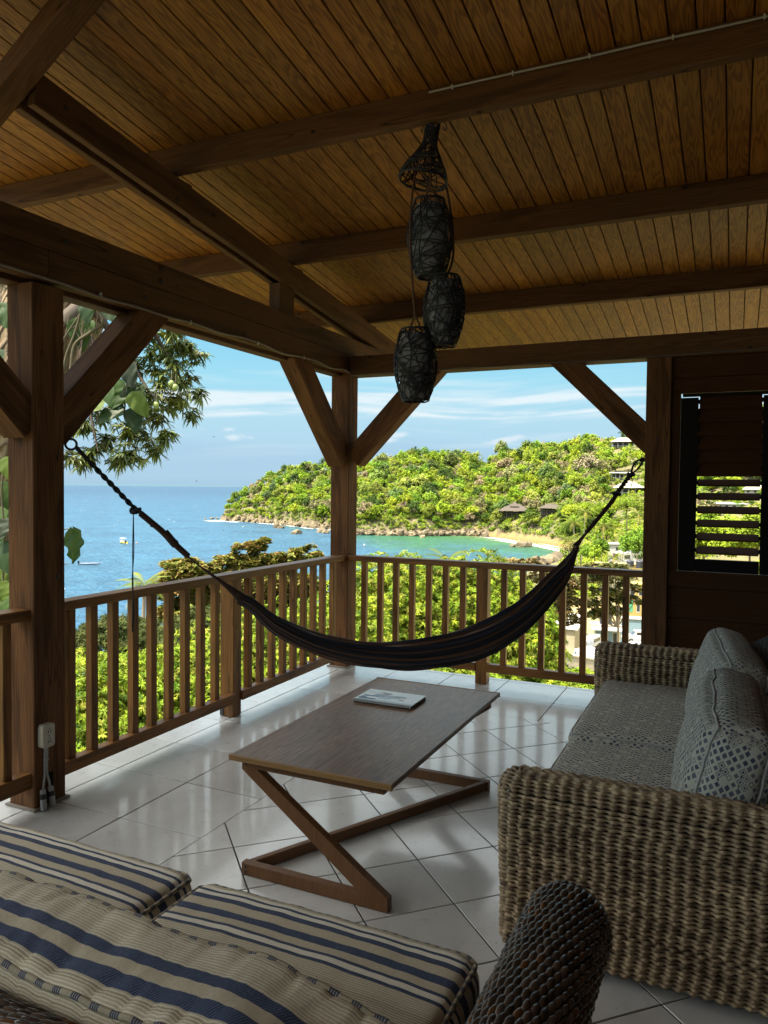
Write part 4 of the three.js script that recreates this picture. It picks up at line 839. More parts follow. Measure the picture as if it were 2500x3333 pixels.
function landH(az, r) {                                 // height of the ground
  const px = pxOf(az);
  if (px > 9000 || px < -4000) return r < 14 ? -3.5 : -3.5 - 0.02 * r;      // behind the house
  const rn = nearShore(px), rf = farShore(px);
  const wob = 1.4 * noise(az * 30, r * 0.06);
  // near side
  const nearH = table([0, 5, 9, 16, 26, 40, 60, 85, 120, 200, 300], [-1.2, -2.2, -4.4, -8.4, -12.4, -16, -19.5, -22.2, -23.6, -24.3, -24.6], r) + wob * 0.4;
  let h = -29;
  if (r < rn) h = lerp(-25.6, nearH, smooth(0, 0.35, (rn - r) / Math.min(rn, 40)));
  else if (rn > 1e8) h = nearH;
  else if (r < rn + 30) h = lerp(-25.6, -29, (r - rn) / 30);
  const rs = rn > 1e8 ? table([1850, 2100, 2500, 4000], [335, 300, 250, 220], px) : rf;
  if (px > 716 && r > rs - 22) {
    if (r < rs) h = Math.max(h, rn > 1e8 ? nearH : lerp(-29, -25.55, (r - rs + 22) / 22));
    else {
      const W = ridgeW(px), beach = px > 1560 ? table([1560, 1680, 1900], [4, 10, 12], px) : 0;
      const rr = rs + W + beach, ry = table(ridgePX, ridgeY, px);
      const hr = Math.max(SEA + 3, CAM.y + rr * (1584 - ry) / F_PX - TREE_H * smooth(716, 860, px) - 1);
      const rb = rs + beach;
      if (r < rb) h = Math.max(rn > 1e8 ? nearH : -90, SEA + 0.1 + 1.8 * smooth(0, beach, r - rs));
      else {
        const s = (r - rb) / W, b0 = SEA + (beach ? 1.9 : 0.2), cliff = beach ? 1.5 : 5 * smooth(716, 800, px);
        if (s < 1) h = Math.max(b0, lerp(b0 + cliff * smooth(0, 0.07, s), hr, Math.pow(s, 0.85))) + wob * smooth(0.05, 0.3, s);
        else h = px < 1400 ? lerp(hr, -29, smooth(1, 2.6, s)) : lerp(hr, hr - 25, smooth(1, 3, s));
      }
    }
  }
  return h;
}
const groundAt = (x, z) => { const dx = x - CAM.x, dz = z - CAM.z; return landH(Math.atan2(-dx, -dz), Math.hypot(dx, dz)); };
function hitLand(px, py, r0 = 12) {                     // where the line of sight meets the ground
  const d = rayOf(px, py), hl = Math.hypot(d.x, d.z);
  for (let r = r0; r < 900; r += 0.5) { const t = r / hl, y = CAM.y + d.y * t, x = CAM.x + d.x * t, z = CAM.z + d.z * t; if (y <= groundAt(x, z)) return V3(x, groundAt(x, z), z); }
  return null;
}
const polar = (az, r, y) => V3(CAM.x - Math.sin(az) * r, y, CAM.z - Math.cos(az) * r);
function polarSheet(azs, rs, hf, cf) {
  const pos = [], cols = [], uv = [], idx = [], n = rs.length;
  azs.forEach((az, i) => rs.forEach((r, j) => {
    const p = polar(az, r, 0); p.y = hf(az, r); pos.push(p.x, p.y, p.z); uv.push(p.x, p.z); cols.push(...cf(az, r, p.y));
    if (i && j) { const a = (i - 1) * n + j - 1, b = a + n; idx.push(a, a + 1, b, a + 1, b + 1, b); }
  }));
  const g = new THREE.BufferGeometry(); g.setAttribute('position', new THREE.Float32BufferAttribute(pos, 3)); g.setAttribute('color', new THREE.Float32BufferAttribute(cols, 3)); g.setAttribute('uv', new THREE.Float32BufferAttribute(uv, 2)); g.setIndex(idx); g.computeVertexNormals(); return g;
}
const azList = []; for (let px = 2700; px >= -400; px -= 7) azList.push(azOf(px));
const azEnds = a => { const lo = a[0], hi = a[a.length - 1], o = [...a]; for (let k = 1; k <= 20; k++) { o.unshift(lo - k * 0.115); o.push(hi + k * 0.115); } return o; };
const azAll = azEnds(azList);
{
  const rs = [0.5, 3, 5, 7, 9, 12, 16, 20, 25, 30, 36, 43, 50, 58, 66, 75, 85, 95, 105]; for (let r = 115; r < 720; r += 6) rs.push(r); rs.push(760, 820, 900);
  const groundCol = (az, r, y) => {
    const px = pxOf(az), n = fbm(az * 60, r * 0.12, 3), m = fbm(az * 200, r * 0.4, 3);
    const rf = farShore(px), rn = nearShore(px);
    let c = lerp3([.075, .085, .025], [.15, .12, .055], clamp(0.45 + n));
    if (px > 1740 && r > 60 && r < 190) c = lerp3([.30, .23, .10], [.17, .155, .055], clamp(0.4 + n * 1.2 + m * 0.5));
    if (px > 716 && r > rf - 4 && rn < 1e8) {
      const low = (y - SEA);
      const rock = lerp3([.155, .12, .065], [.055, .045, .028], clamp(0.5 + 1.3 * m + 0.6 * n));
      if (px > 1540 && px < 1880 && r < rf + 14 && low < 2.4) c = lerp3([.14, .075, .018], [.185, .13, .045], clamp(low / 1.6));
      else c = lerp3(rock, c, smooth(3.5 + 4 * n, 7 + 4 * n, low) * (px < 860 ? 0.5 : 1));
    }
    return c;
  };
  const gb = dataTex(256, 256, (u, v) => 0.5 + fbm(u * 8, v * 8, 4, 8, 8), false, 14, 14);
  struct('ground', polarSheet(azAll, rs, landH, groundCol), std({ vertexColors: true, roughness: 0.95, bumpMap: gb, bumpScale: 0.5, side: THREE.DoubleSide }), 'green headland and coast around the bay');
  // sea
  const sr = [30]; for (let r = 40; r < 800; r += 7) sr.push(r); for (let r = 830; r < 9500; r *= 1.2) sr.push(r); sr.push(10500);
  const seaCol = (az, r) => {
    const px = pxOf(az), rf = farShore(px), rn = nearShore(px), n = fbm(az * 30, Math.log(r) * 9, 3);
    let c = lerp3([.027, .086, .148], [.019, .058, .112], smooth(350, 3000, r));
    c = lerp3(c, [.034, .102, .165], clamp(n * 0.9 + 0.2) * smooth(900, 200, r));
    if (px > 850 && r < rf + 30) {
      const d = rf - r, bay = smooth(1040, 1330, px);
      c = lerp3(c, [.026, .108, .05], smooth(40 + 130 * bay, 10, d - 60 * n) * (0.4 + 0.6 * bay));
      c = lerp3(c, [.07, .15, .05], smooth(55, 5, d) * smooth(1350, 1650, px) * 0.8);
      c = lerp3(c, [.16, .16, .06], smooth(14, 0, d) * smooth(1480, 1600, px));
    }
    if (r < rn + 60 && px > 1500) c = lerp3(c, [.07, .10, .07], smooth(60, 5, r - rn) * 0.6);
    return c;
  };
  const wave = dataTex(512, 512, (u, v) => { const w = (a, b) => noise(u * a + 3, v * b + 1, a, b); return 0.5 + 0.20 * w(6, 9) + 0.16 * w(14, 20) + 0.12 * w(34, 46) + 0.06 * w(80, 110); }, false, 46, 46);
  const streak = dataTex(1024, 1024, (u, v) => { const n = noise(u * 9, v * 9, 9, 9) * 0.5 + noise(u * 40, v * 40, 40, 40) * 0.5 + noise(u * 130, v * 130, 130, 130) * 0.55; const k = clamp(0.78 + 0.3 * n); return [k, k, k]; }, true, 260, 260);
  struct('sea', polarSheet(azAll, sr, () => SEA, seaCol), phys({ vertexColors: true, map: streak, roughness: 0.32, specularIntensity: 0.28, ior: 1.33, bumpMap: wave, bumpScale: 2.4, side: THREE.DoubleSide }));
  // surf along the headland
  const r = rngOf(51), foam = [];
  const patch = (px, off, len, wid) => {
    const az = azOf(px), rr = farShore(px) + off, pts = []; const n = 10;
    const pos = [];
    for (let i = 0; i < n; i++) { const q0 = i / n, q1 = (i + 1) / n, f = q => wid * Math.sin(Math.PI * q) * (0.6 + 0.8 * r()); const a0 = az - (q0 - 0.5) * len / rr, a1 = az - (q1 - 0.5) * len / rr; const w0 = f(q0), w1 = f(q1); const R = q => farShore(pxOf(az - (q - 0.5) * len / rr) > 717 ? pxOf(az - (q - 0.5) * len / rr) : 724) + off; const A = polar(a0, R(q0) - w0, SEA + 0.05), B = polar(a1, R(q1) - w1, SEA + 0.05), C = polar(a1, R(q1) + w1, SEA + 0.05), D = polar(a0, R(q0) + w0, SEA + 0.05); for (const p of [A, B, C, A, C, D]) pos.push(p.x, p.y, p.z); }
    const g = new THREE.BufferGeometry(); g.setAttribute('position', new THREE.Float32BufferAttribute(pos, 3)); g.computeVertexNormals(); foam.push(g);
  };
  for (let i = 0; i < 34; i++) { const px = 730 + r() * 420; patch(px, -2 - r() * 5, 6 + r() * 16, 0.7 + r() * 2.0); }
  for (let i = 0; i < 10; i++) patch(700 + r() * 40, -3 - r() * 12, 14 + r() * 22, 1.2 + r() * 2);
  for (let i = 0; i < 14; i++) patch(1600 + r() * 240, -2 - r() * 26, 10 + r() * 20, 0.4 + r() * 0.9);
  for (let i = 0; i < 26; i++) { const az = azOf(260 + r() * 800), rr = 500 + Math.pow(r(), 2) * 2500, s = rr / 500, A = polar(az, rr, SEA + 0.06), B = polar(az + 0.0018 * (0.5 + r()), rr, SEA + 0.06), C = polar(az + 0.0008, rr + 2.2 * s, SEA + 0.06); const g = new THREE.BufferGeometry(); g.setAttribute('position', new THREE.Float32BufferAttribute([A, B, C].flatMap(p => [p.x, p.y, p.z]), 3)); g.computeVertexNormals(); foam.push(g); }
  struct('surf', merge(foam), std({ color: col(.75, .78, .78), roughness: 0.8, side: THREE.DoubleSide }));
  // rocks at the foot of the headland and in the water
  const rocks = []; const rg = (() => { const g = new THREE.IcosahedronGeometry(1, 1), p = g.attributes.position; for (let i = 0; i < p.count; i++) { const f = 1 + 0.35 * noise(p.getX(i) * 2.1 + 9, p.getY(i) * 2.3 + p.getZ(i) * 1.7); p.setXYZ(i, p.getX(i) * f, p.getY(i) * f, p.getZ(i) * f); } g.computeVertexNormals(); return g; })();
  for (let i = 0; i < 900; i++) { const px = 727 + Math.pow(r(), 0.9) * 860, s = 0.4 + r() * r() * 1.9; rocks.push([polar(azOf(px), farShore(px) + (r() - 0.3) * 8, SEA + (r() - 0.2) * 1.2 + 2.5 * r() * r()), s]); }
  for (const [px, py, s] of [[668, 1691, 0.8], [690, 1690, 1.4], [706, 1690, 1.3], [902, 1718, 2.4], [912, 1720, 1.8], [964, 1738, 2.2], [1045, 1733, 2.4], [1060, 1736, 2], [1376, 1750, 1.6], [1690, 1778, 2.4], [1705, 1780, 2.8], [1722, 1779, 2], [1668, 1780, 1.4]]) rocks.push([atHeight(px, py, SEA).setY(SEA + 0.1), s]);
  for (let i = 0; i < 90; i++) { const px = 1735 + r() * 110; const rr = nearShore(px) - 6 + r() * 14; rocks.push([polar(azOf(px), rr, SEA + r() * 0.9), 0.7 + r() * 1.8]); }
  const im = new THREE.InstancedMesh(rg, std({ color: col(1, 1, 1), roughness: 0.9 }), rocks.length), m4 = new THREE.Matrix4(), e = new THREE.Euler(), c = new THREE.Color();
  rocks.forEach(([p, s], i) => { m4.compose(p, new THREE.Quaternion().setFromEuler(e.set(r() * 6, r() * 6, r() * 6)), V3(s * (0.8 + r()), s * (0.6 + 0.7 * r()), s)); im.setMatrixAt(i, m4); const k = 0.5 + r() * 0.8; im.setColorAt(i, c.setRGB(.15 * k, .118 * k, .068 * k)); });
  im.name = 'shore_rocks'; im.castShadow = im.receiveShadow = true; tag(im, 'tan rocks along the foot of the headland and shore', 'rocks', null, 'stuff'); scene.add(im);
}

const CLEAR = [[2028, 1458, 44], [2024, 1563, 44], [2046, 1612, 54], [2072, 1642, 36], [1674, 1694, 34, 18], [1796, 1684, 26, 14], [2458, 1608, 40], [2390, 1655, 60]].map(([px, py, hw, dr = 60]) => { const p = hitLand(px, py, px > 2200 ? 120 : 200); return p && { az: azOf(px), w: hw / F_PX * 0.95, r: Math.hypot(p.x - CAM.x, p.z - CAM.z), dr }; }).filter(Boolean);
const hidesHouse = (x, z, R) => { const dx = x - CAM.x, dz = z - CAM.z, r = Math.hypot(dx, dz), az = Math.atan2(-dx, -dz); return CLEAR.some(c => Math.abs(az - c.az) < c.w + 0.4 * R / r && r < c.r + 16 && r > c.r - c.dr); };
// ---------- vegetation ----------
const leafMat = (o = {}) => phys({ color: col(1, 1, 1), roughness: 0.7, specularIntensity: 0.2, transmission: 0.3, thickness: 0, side: THREE.DoubleSide, ...o });
const plainLeaf = phys({ color: col(1, 1, 1), roughness: 0.85, specularIntensity: 0.15, side: THREE.DoubleSide });
M.leaf = leafMat(); M.glossLeaf = leafMat({ roughness: 0.5, specularIntensity: 0.4, transmission: 0.3 });
M.bark = std({ map: dataTex(256, 512, (u, v) => { const n = fbm(u * 8, v * 6, 5, 8, 6), k = Math.abs(noise(u * 10 + 3, v * 5, 10, 5)); return lerp3([.17, .125, .07], [.035, .025, .016], clamp(0.75 - 2.2 * k + n)); }, true, 1.2, 1.6), bumpMap: dataTex(256, 512, (u, v) => clamp(Math.abs(noise(u * 10 + 3, v * 5, 10, 5)) * 1.6 + 0.3 * fbm(u * 20, v * 20, 3, 20, 20)), false, 1.2, 1.6), bumpScale: 0.05, roughness: 0.95 });
M.farBark = std({ color: col(.2, .16, .11), roughness: 0.9 });
// geometry from leaf outlines: base at origin, along +x, drooping
function leafBlade(L, W, droop, fold, dir, out, origin = [0, 0, 0]) {
  const d = V3(...dir).normalize(), u = V3(0, 1, 0), s = d.clone().cross(u).normalize(), n = s.clone().cross(d).normalize(), O = V3(...origin);
  const P = (t, w, lift) => O.clone().addScaledVector(d, t * L).addScaledVector(s, w * W / 2).addScaledVector(n, lift).add(V3(0, -droop * t * t * L, 0));
  const b = P(0, 0, 0), m1 = P(0.35, 1, fold), m2 = P(0.35, -1, fold), c1 = P(0.42, 0, 0), q1 = P(0.75, 0.6, fold * 0.5), q2 = P(0.75, -0.6, fold * 0.5), tip = P(1, 0, 0);
  for (const t of [[b, m1, c1], [b, c1, m2], [c1, m1, q1], [c1, q1, tip], [c1, tip, q2], [c1, q2, m2]]) for (const p of t) out.push(p.x, p.y, p.z);
}
function fromTris(pos) { const g = new THREE.BufferGeometry(); g.setAttribute('position', new THREE.Float32BufferAttribute(pos, 3)); g.computeVertexNormals(); return g; }
function rosette(seed, n, L, W, droop, lift) { const r = rngOf(seed), o = []; for (let i = 0; i < n; i++) { const a = i * 2.4 + r() * 0.5, e = lift + r() * 0.9 - 0.3; leafBlade(L * (0.75 + 0.4 * r()), W * (0.85 + 0.3 * r()), droop * (0.6 + 0.8 * r()), W * 0.18, [Math.cos(a) * Math.cos(e), Math.sin(e), Math.sin(a) * Math.cos(e)], o); } return fromTris(o); }
function clump(seed, n, size) { const r = rngOf(seed), o = []; for (let i = 0; i < n; i++) { const th = r() * 6.283, ph = Math.acos(2 * r() - 1), R = Math.pow(r(), 0.5), c = V3(Math.sin(ph) * Math.cos(th), Math.cos(ph), Math.sin(ph) * Math.sin(th)).multiplyScalar(R); const nrm = c.clone().add(V3(r() - 0.5, 0.5 + r(), r() - 0.5)).normalize(), t = V3(r() - 0.5, r() - 0.5, r() - 0.5).cross(nrm).normalize(), b = nrm.clone().cross(t); const s = size * (0.6 + 0.8 * r()); const A = c.clone().addScaledVector(t, -s), B = c.clone().addScaledVector(b, s * 0.6), C = c.clone().addScaledVector(t, s), D = c.clone().addScaledVector(b, -s * 0.6); for (const p of [A, B, C, A, C, D]) o.push(p.x, p.y, p.z); } return fromTris(o); }
const mixCol = (r, list) => { const i = Math.floor(r() * list.length), j = Math.floor(r() * list.length), c = lerp3(list[i], list[j], r()), k = 0.8 + 0.4 * r(); return c.map(x => x * k); };
function scatter(name, geo, mat, items, parent, shadow = true) {     // items: {p, s, q, c}
  const im = new THREE.InstancedMesh(geo, mat, items.length), m = new THREE.Matrix4(), c = new THREE.Color();
  items.forEach((it, i) => { m.compose(it.p, it.q, typeof it.s === 'number' ? V3(it.s, it.s, it.s) : it.s); im.setMatrixAt(i, m); im.setColorAt(i, c.setRGB(...it.c)); });
  im.name = name; im.castShadow = im.receiveShadow = shadow; im.userData.kind = 'stuff'; parent.add(im); return im;
}
const orient = (n, spin) => { const q = new THREE.Quaternion().setFromUnitVectors(V3(0, 1, 0), n), w = new THREE.Quaternion().setFromAxisAngle(V3(0, 1, 0), spin); return q.multiply(w); };
function trunkGeo(a, b, r0, r1, bend, seg = 8, seed = 1) {
  const A = V3(...a), B = V3(...b), mid = A.clone().lerp(B, 0.5).add(V3(...bend)), c = new THREE.QuadraticBezierCurve3(A, mid, B), n = 14, pos = [], uv = [], idx = [];
  const fr = c.computeFrenetFrames(n, false);
  for (let i = 0; i <= n; i++) { const P = c.getPoint(i / n), R = lerp(r0, r1, i / n); for (let k = 0; k <= seg; k++) { const a2 = k / seg * 6.2832, f = R * (1 + 0.14 * noise(Math.cos(a2) * 1.5 + seed, i * 0.4 + Math.sin(a2) * 1.5)); const q = P.clone().addScaledVector(fr.normals[i], Math.cos(a2) * f).addScaledVector(fr.binormals[i], Math.sin(a2) * f); pos.push(q.x, q.y, q.z); uv.push(k / seg * 6.28 * r0, i / n * A.distanceTo(B)); } }
  for (let i = 0; i < n; i++) for (let k = 0; k < seg; k++) { const a1 = i * (seg + 1) + k, b1 = a1 + seg + 1; idx.push(a1, b1, a1 + 1, a1 + 1, b1, b1 + 1); }
  const g = new THREE.BufferGeometry(); g.setAttribute('position', new THREE.Float32BufferAttribute(pos, 3)); g.setAttribute('uv', new THREE.Float32BufferAttribute(uv, 2)); g.setIndex(idx); g.computeVertexNormals(); return g;
}

// ----- mango trees below the veranda -----
const mangoR = [rosette(1, 14, 0.24, 0.044, 0.4, 0.35), rosette(2, 13, 0.22, 0.042, 0.5, 0.2), rosette(3, 15, 0.25, 0.044, 0.3, 0.5)];
const mangoGreens = [[.224, .301, .014], [.159, .254, .014], [.307, .354, .024], [.065, .130, .009], [.189, .277, .017], [.260, .254, .041]];
function mangoTree(label, px, py, d, rx, ry, rz, seed, dens = 1, greens = mangoGreens, group = 'mango trees on the slope') {
  const C = atDepth(px, py, d), r = rngOf(seed), t = thing('mango_tree', label, 'tree', [C.x, Math.min(groundAt(C.x, C.z), C.y - ry - 1.2), C.z], group);
  const by = t.position.y;
  // lumps over an ellipsoid, leaf rosettes over the lumps
  const lumps = []; for (let i = 0; i < 46; i++) { const a = i * 2.4, y = 1 - (i + 0.5) / 46 * 1.55, q = Math.sqrt(Math.max(0, 1 - y * y)); lumps.push([V3(Math.cos(a) * q * rx * 0.8, y * ry * 0.8, Math.sin(a) * q * rz * 0.8), (0.27 + 0.16 * r()) * Math.min(rx, ry) * 1.05]); }
  const items = [[], [], []], n = Math.round(dens * 46 * 175);
  for (let i = 0; i < n; i++) {
    const [c, R] = lumps[Math.floor(r() * lumps.length)], z = 2 * r() - 1, a = r() * 6.283, q = Math.sqrt(1 - z * z), nn = V3(Math.cos(a) * q, z, Math.sin(a) * q);
    if (nn.y < -0.55) continue;
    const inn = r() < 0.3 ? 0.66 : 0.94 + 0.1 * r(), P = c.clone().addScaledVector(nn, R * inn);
    const e = Math.hypot(P.x / rx, P.y / ry, P.z / rz); if (e < 0.62) continue;
    const dir = nn.clone().add(V3(0, 0.9, 0)).add(V3(r() - 0.5, r() - 0.5, r() - 0.5).multiplyScalar(0.9)).normalize();
    P.y += C.y - by;
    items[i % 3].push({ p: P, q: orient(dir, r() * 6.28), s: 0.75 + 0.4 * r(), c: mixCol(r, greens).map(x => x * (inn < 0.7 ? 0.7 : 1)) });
  }
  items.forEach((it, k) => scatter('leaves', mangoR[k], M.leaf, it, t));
  part('trunk', trunkGeo([0, -0.3, 0], [0.3, C.y - by, 0.2], 0.28, 0.1, [0.4, 0, 0.2]), M.farBark, t);
  const br = []; for (let i = 0; i < 7; i++) { const [c] = lumps[3 + i * 5]; br.push(trunkGeo([0.15, (C.y - by) * 0.55, 0.1], [c.x * 0.9, c.y + C.y - by - 0.3, c.z * 0.9], 0.11, 0.03, [0, 0.3, 0], 6)); }
  part('branches', br, M.farBark, t);
  return t;
}
mangoTree('bright green mango tree filling the gap nearest the left post', 300, 2470, 23.5, 3.5, 2.9, 3.3, 11);
mangoTree('bright green mango crown low behind the middle of the left railing', 600, 2420, 25.5, 3.3, 3.1, 3.2, 12);
mangoTree('bright green mango crown rising behind the far half of the left railing', 860, 2345, 27.5, 3.5, 3.9, 3.3, 13);
mangoTree('mango crown seen right behind the corner post', 1075, 2260, 29, 2.9, 3.6, 3.0, 14);
mangoTree('big rounded mango crown filling the far railing right of the corner post', 1285, 2110, 34, 3.6, 4.0, 3.6, 15, 1.25);
mangoTree('big rounded mango crown behind the middle newel of the far railing', 1530, 2090, 35, 3.6, 3.7, 3.6, 16, 1.25);
mangoTree('mango foliage hanging beside the retaining wall, right of the hammock', 1680, 2170, 33, 1.9, 3.2, 2.2, 17, 0.8);
mangoTree('low mango foliage just under the far railing', 1420, 2400, 29, 4.2, 2.5, 3.0, 18, 1.1);
mangoTree('small low mango foliage below the retaining wall', 1880, 2275, 31, 2.0, 1.05, 1.6, 19, 0.6);
const darkGreens = [[.05, .075, .015], [.08, .10, .02], [.035, .05, .012], [.10, .11, .03]];
mangoTree('dark shrubby tree between the mangoes and the sea at left', 400, 2110, 42, 3.6, 1.6, 2.4, 22, 0.7, darkGreens);
mangoTree('dark leafy tree under the broad brownish almond tree', 690, 2110, 40, 3.2, 2.0, 2.4, 23, 0.7, darkGreens);

// ----- sea almond trees: flat tiers of broad leaves -----
const almondR = [rosette(5, 8, 0.3, 0.17, 0.15, 0.25), rosette(6, 9, 0.26, 0.16, 0.2, 0.4)];
const almondCols = [[.21, .185, .04], [.16, .185, .03], [.27, .20, .055], [.12, .155, .022], [.19, .20, .035], [.24, .14, .05]];
function almondTree(label, tiers, d, seed, dens, scale = 1, cols = almondCols) {  // tiers: [px, py, half width px, half height px]
  const r = rngOf(seed), mid = tiers[Math.floor(tiers.length / 2)], B = atDepth(mid[0], mid[1], d), gy = groundAt(B.x, B.z);
  const t = thing('almond_tree', label, 'tree', [B.x, gy, B.z]), k = d / F_PX, items = [[], []], br = [];
  const right = V3(1, 0, 0).applyEuler(camera.rotation).setY(0).normalize(), back = V3(0, 0, -1).applyEuler(camera.rotation).setY(0).normalize();
  const top = Math.max(...tiers.map(q => atDepth(q[0], q[1], d).y)) - gy;
  for (const [px, py, hw, hh] of tiers) {
    const c = atDepth(px + (r() - 0.5) * 16, py + (r() - 0.5) * 12, d).sub(t.position).addScaledVector(back, (r() - 0.5) * hw * k * 0.8), n = Math.round(hw * (hh + 14) * 0.26 * dens);
    br.push(trunkGeo([0, Math.max(0.5, Math.min(top * 0.6, c.y - 0.6)), 0], [c.x, c.y - 0.1, c.z], 0.1, 0.025, [0, -0.2, 0], 5));
    for (let i = 0; i < n; i++) {
      const a = r() * 6.283, q = Math.sqrt(r()), lx = Math.cos(a) * q * hw * k, lz = Math.sin(a) * q * hw * k * 0.7, ly = (r() - 0.35) * 2.6 * hh * k * (1 - 0.4 * q) + 0.5 * noise(lx * 0.7 + px, lz * 0.7) - 0.2 * q * q * hw * k * 0.3;
      if (noise(lx * 1.1 + px, lz * 1.1 + py * 0.3) + 0.6 * noise(lx * 3 + py, lz * 3) < -0.12) continue;
      const P = c.clone().addScaledVector(right, lx).addScaledVector(back, lz); P.y += ly;
      items[i % 2].push({ p: P, q: orient(V3(r() - 0.5, 1.1, r() - 0.5).normalize(), r() * 6.28), s: scale * (0.75 + 0.6 * r()), c: mixCol(r, cols) });
    }
  }
  items.forEach((it, i) => scatter('leaves', almondR[i], M.leaf, it, t));
  part('trunk', trunkGeo([0, -0.3, 0], [0.1, top * 0.93, 0], 0.24, 0.06, [0.15, 0, 0.1]), M.farBark, t); part('branches', br, M.farBark, t);
  return t;
}
almondTree('broad brownish almond tree in front of the sea, above the left railing', [[560, 1838, 40, 8], [640, 1850, 90, 22], [760, 1822, 70, 16], [830, 1850, 110, 26], [800, 1790, 60, 9], [845, 1772, 34, 7], [905, 1815, 60, 12], [985, 1802, 45, 10], [1000, 1825, 50, 9], [640, 1890, 120, 26], [760, 1900, 130, 30], [900, 1895, 120, 28], [580, 1920, 90, 24], [700, 1955, 140, 34], [860, 1960, 150, 36], [990, 1920, 80, 30], [760, 2020, 150, 40], [920, 2030, 110, 36], [600, 2000, 80, 30]], 52, 41, 1.25, 0.95);
almondTree('thin brown almond tree before the white roofed shed', [[1700, 1835, 60, 6], [1790, 1880, 70, 12], [1840, 1905, 66, 10], [1820, 1940, 60, 12], [1880, 1900, 40, 8], [1850, 1965, 60, 14], [1780, 1960, 46, 18], [1830, 2000, 66, 14], [1780, 2010, 40, 16], [1860, 2030, 40, 10], [1775, 2055, 34, 14], [1700, 1930, 60, 26], [1690, 1990, 40, 24]], 74, 42, 1.1, 0.95, [[.17, .13, .05], [.12, .12, .035], [.22, .16, .06], [.09, .10, .03], [.2, .13, .06]]);
almondTree('greener almond tree before the yellow building at right', [[1940, 1890, 50, 8], [2000, 1880, 66, 8], [1965, 1925, 60, 10], [2050, 1905, 40, 9], [1950, 1965, 56, 12], [2010, 1955, 50, 12], [1990, 1995, 40, 10], [1930, 2000, 40, 12], [2060, 1950, 34, 8], [1925, 1845, 70, 6], [2000, 1850, 50, 6]], 78, 43, 1.0, 0.95, [[.10, .115, .03], [.16, .135, .045], [.06, .085, .02], [.14, .17, .03], [.2, .15, .06]]);

// ----- coconut palms -----
const frondGeo = (() => {
  const o = []; const n = 46, L = 3.3;
  for (let i = 0; i < n; i++) { const t = 0.1 + 0.9 * i / n, x = t * L, y = 0.55 * Math.sin(t * 2.0) - 1.35 * t * t, w = 0.6 * Math.sin(Math.PI * Math.min(1, 0.14 + t * 0.82)); for (const s of [-1, 1]) { const bx = x + w * 0.45, by = y - w * 0.55, bz = s * w * 0.8; o.push(x, y, 0, x + 0.05, y - 0.008, 0, bx, by, bz); o.push(x + 0.05, y - 0.008, 0, bx + 0.012, by, bz, bx, by, bz); } }
  for (let i = 0; i < 12; i++) { const f = t => [t * L, 0.55 * Math.sin(t * 2.0) - 1.35 * t * t], a = f(i / 12), b = f((i + 1) / 12), w = 0.035 * (1 - i / 14); o.push(a[0], a[1], -w, b[0], b[1], -w, b[0], b[1], w, a[0], a[1], -w, b[0], b[1], w, a[0], a[1], w); }
  return fromTris(o);
})();
const frondMats = [[.13, .165, .012], [.17, .19, .02], [.08, .115, .010], [.24, .21, .04]].map(c => leafMat({ color: col(...c), roughness: 0.5 }));
let palmProto = [];
function palm(label, px, pyTop, d, s, seed, lean = 0) {
  const C = atDepth(px, pyTop, d), gy = groundAt(C.x, C.z), r = rngOf(seed), t = thing('coconut_palm', label, 'palm tree', [C.x, gy, C.z], 'coconut palms by the bay');
  const H = Math.max(2, C.y - gy);
  part('trunk', trunkGeo([-lean, -0.3, 0.2], [0, H, 0], 0.17, 0.11, [lean * 0.4 - 0.2, 0, 0], 7), std({ color: col(.27, .22, .16), roughness: 0.9 }), t);
  for (let i = 0; i < 17; i++) { const f = part('frond', frondGeo, frondMats[i > 14 ? 3 : Math.floor(r() * 3)], t); f.position.set(0, H, 0); f.rotation.order = 'YXZ'; f.rotation.set((r() - 0.5) * 0.5, i * 2.4 + r() * 0.4, 0.75 - 1.25 * (i / 17) - 0.1 * r()); f.scale.setScalar(s * (0.85 + 0.3 * r())); }
  const nuts = []; for (let i = 0; i < 6; i++) nuts.push(ellipsoid(0.14, 0.17, 0.14, Math.cos(i) * 0.25, H - 0.22, Math.sin(i) * 0.25, 7, 5)); part('coconuts', nuts, std({ color: col(.2, .15, .05), roughness: 0.6 }), t);
}
palm('coconut palm at the left end of the grove, above the hammock rope', 1868, 1700, 205, 1.25, 1, -3);
palm('tall coconut palm left of the beach house', 1965, 1710, 215, 1.2, 2, 0.6);
palm('coconut palm against the right post, upper one', 2078, 1672, 225, 1.3, 3, 0.4);
palm('coconut palm behind the hammock rope, yellowish fronds', 1905, 1665, 240, 1.3, 4, 1);
palm('leaning coconut palm before the beach house umbrellas', 2035, 1740, 190, 1.15, 5, 2.2);
palm('coconut palm leaning left over the rocky shore', 1850, 1758, 195, 1.15, 6, -4);
palm('short young palm before the beach house', 1998, 1815, 165, 0.95, 7);
palm('coconut palm close to the post beside the white umbrellas', 2075, 1735, 200, 1.1, 8, -0.5);
palm('bushy palm top poking above the far railing, left of the newel', 1455, 1825, 120, 1.2, 9);
palm('small palm top above the far railing near the corner post', 1345, 1838, 130, 0.75, 10);
palm('windblown palm top between the almond tree and the sea', 470, 1905, 48, 0.55, 11);
palm('half hidden palm below the left railing by the sea', 640, 2010, 46, 0.5, 12);

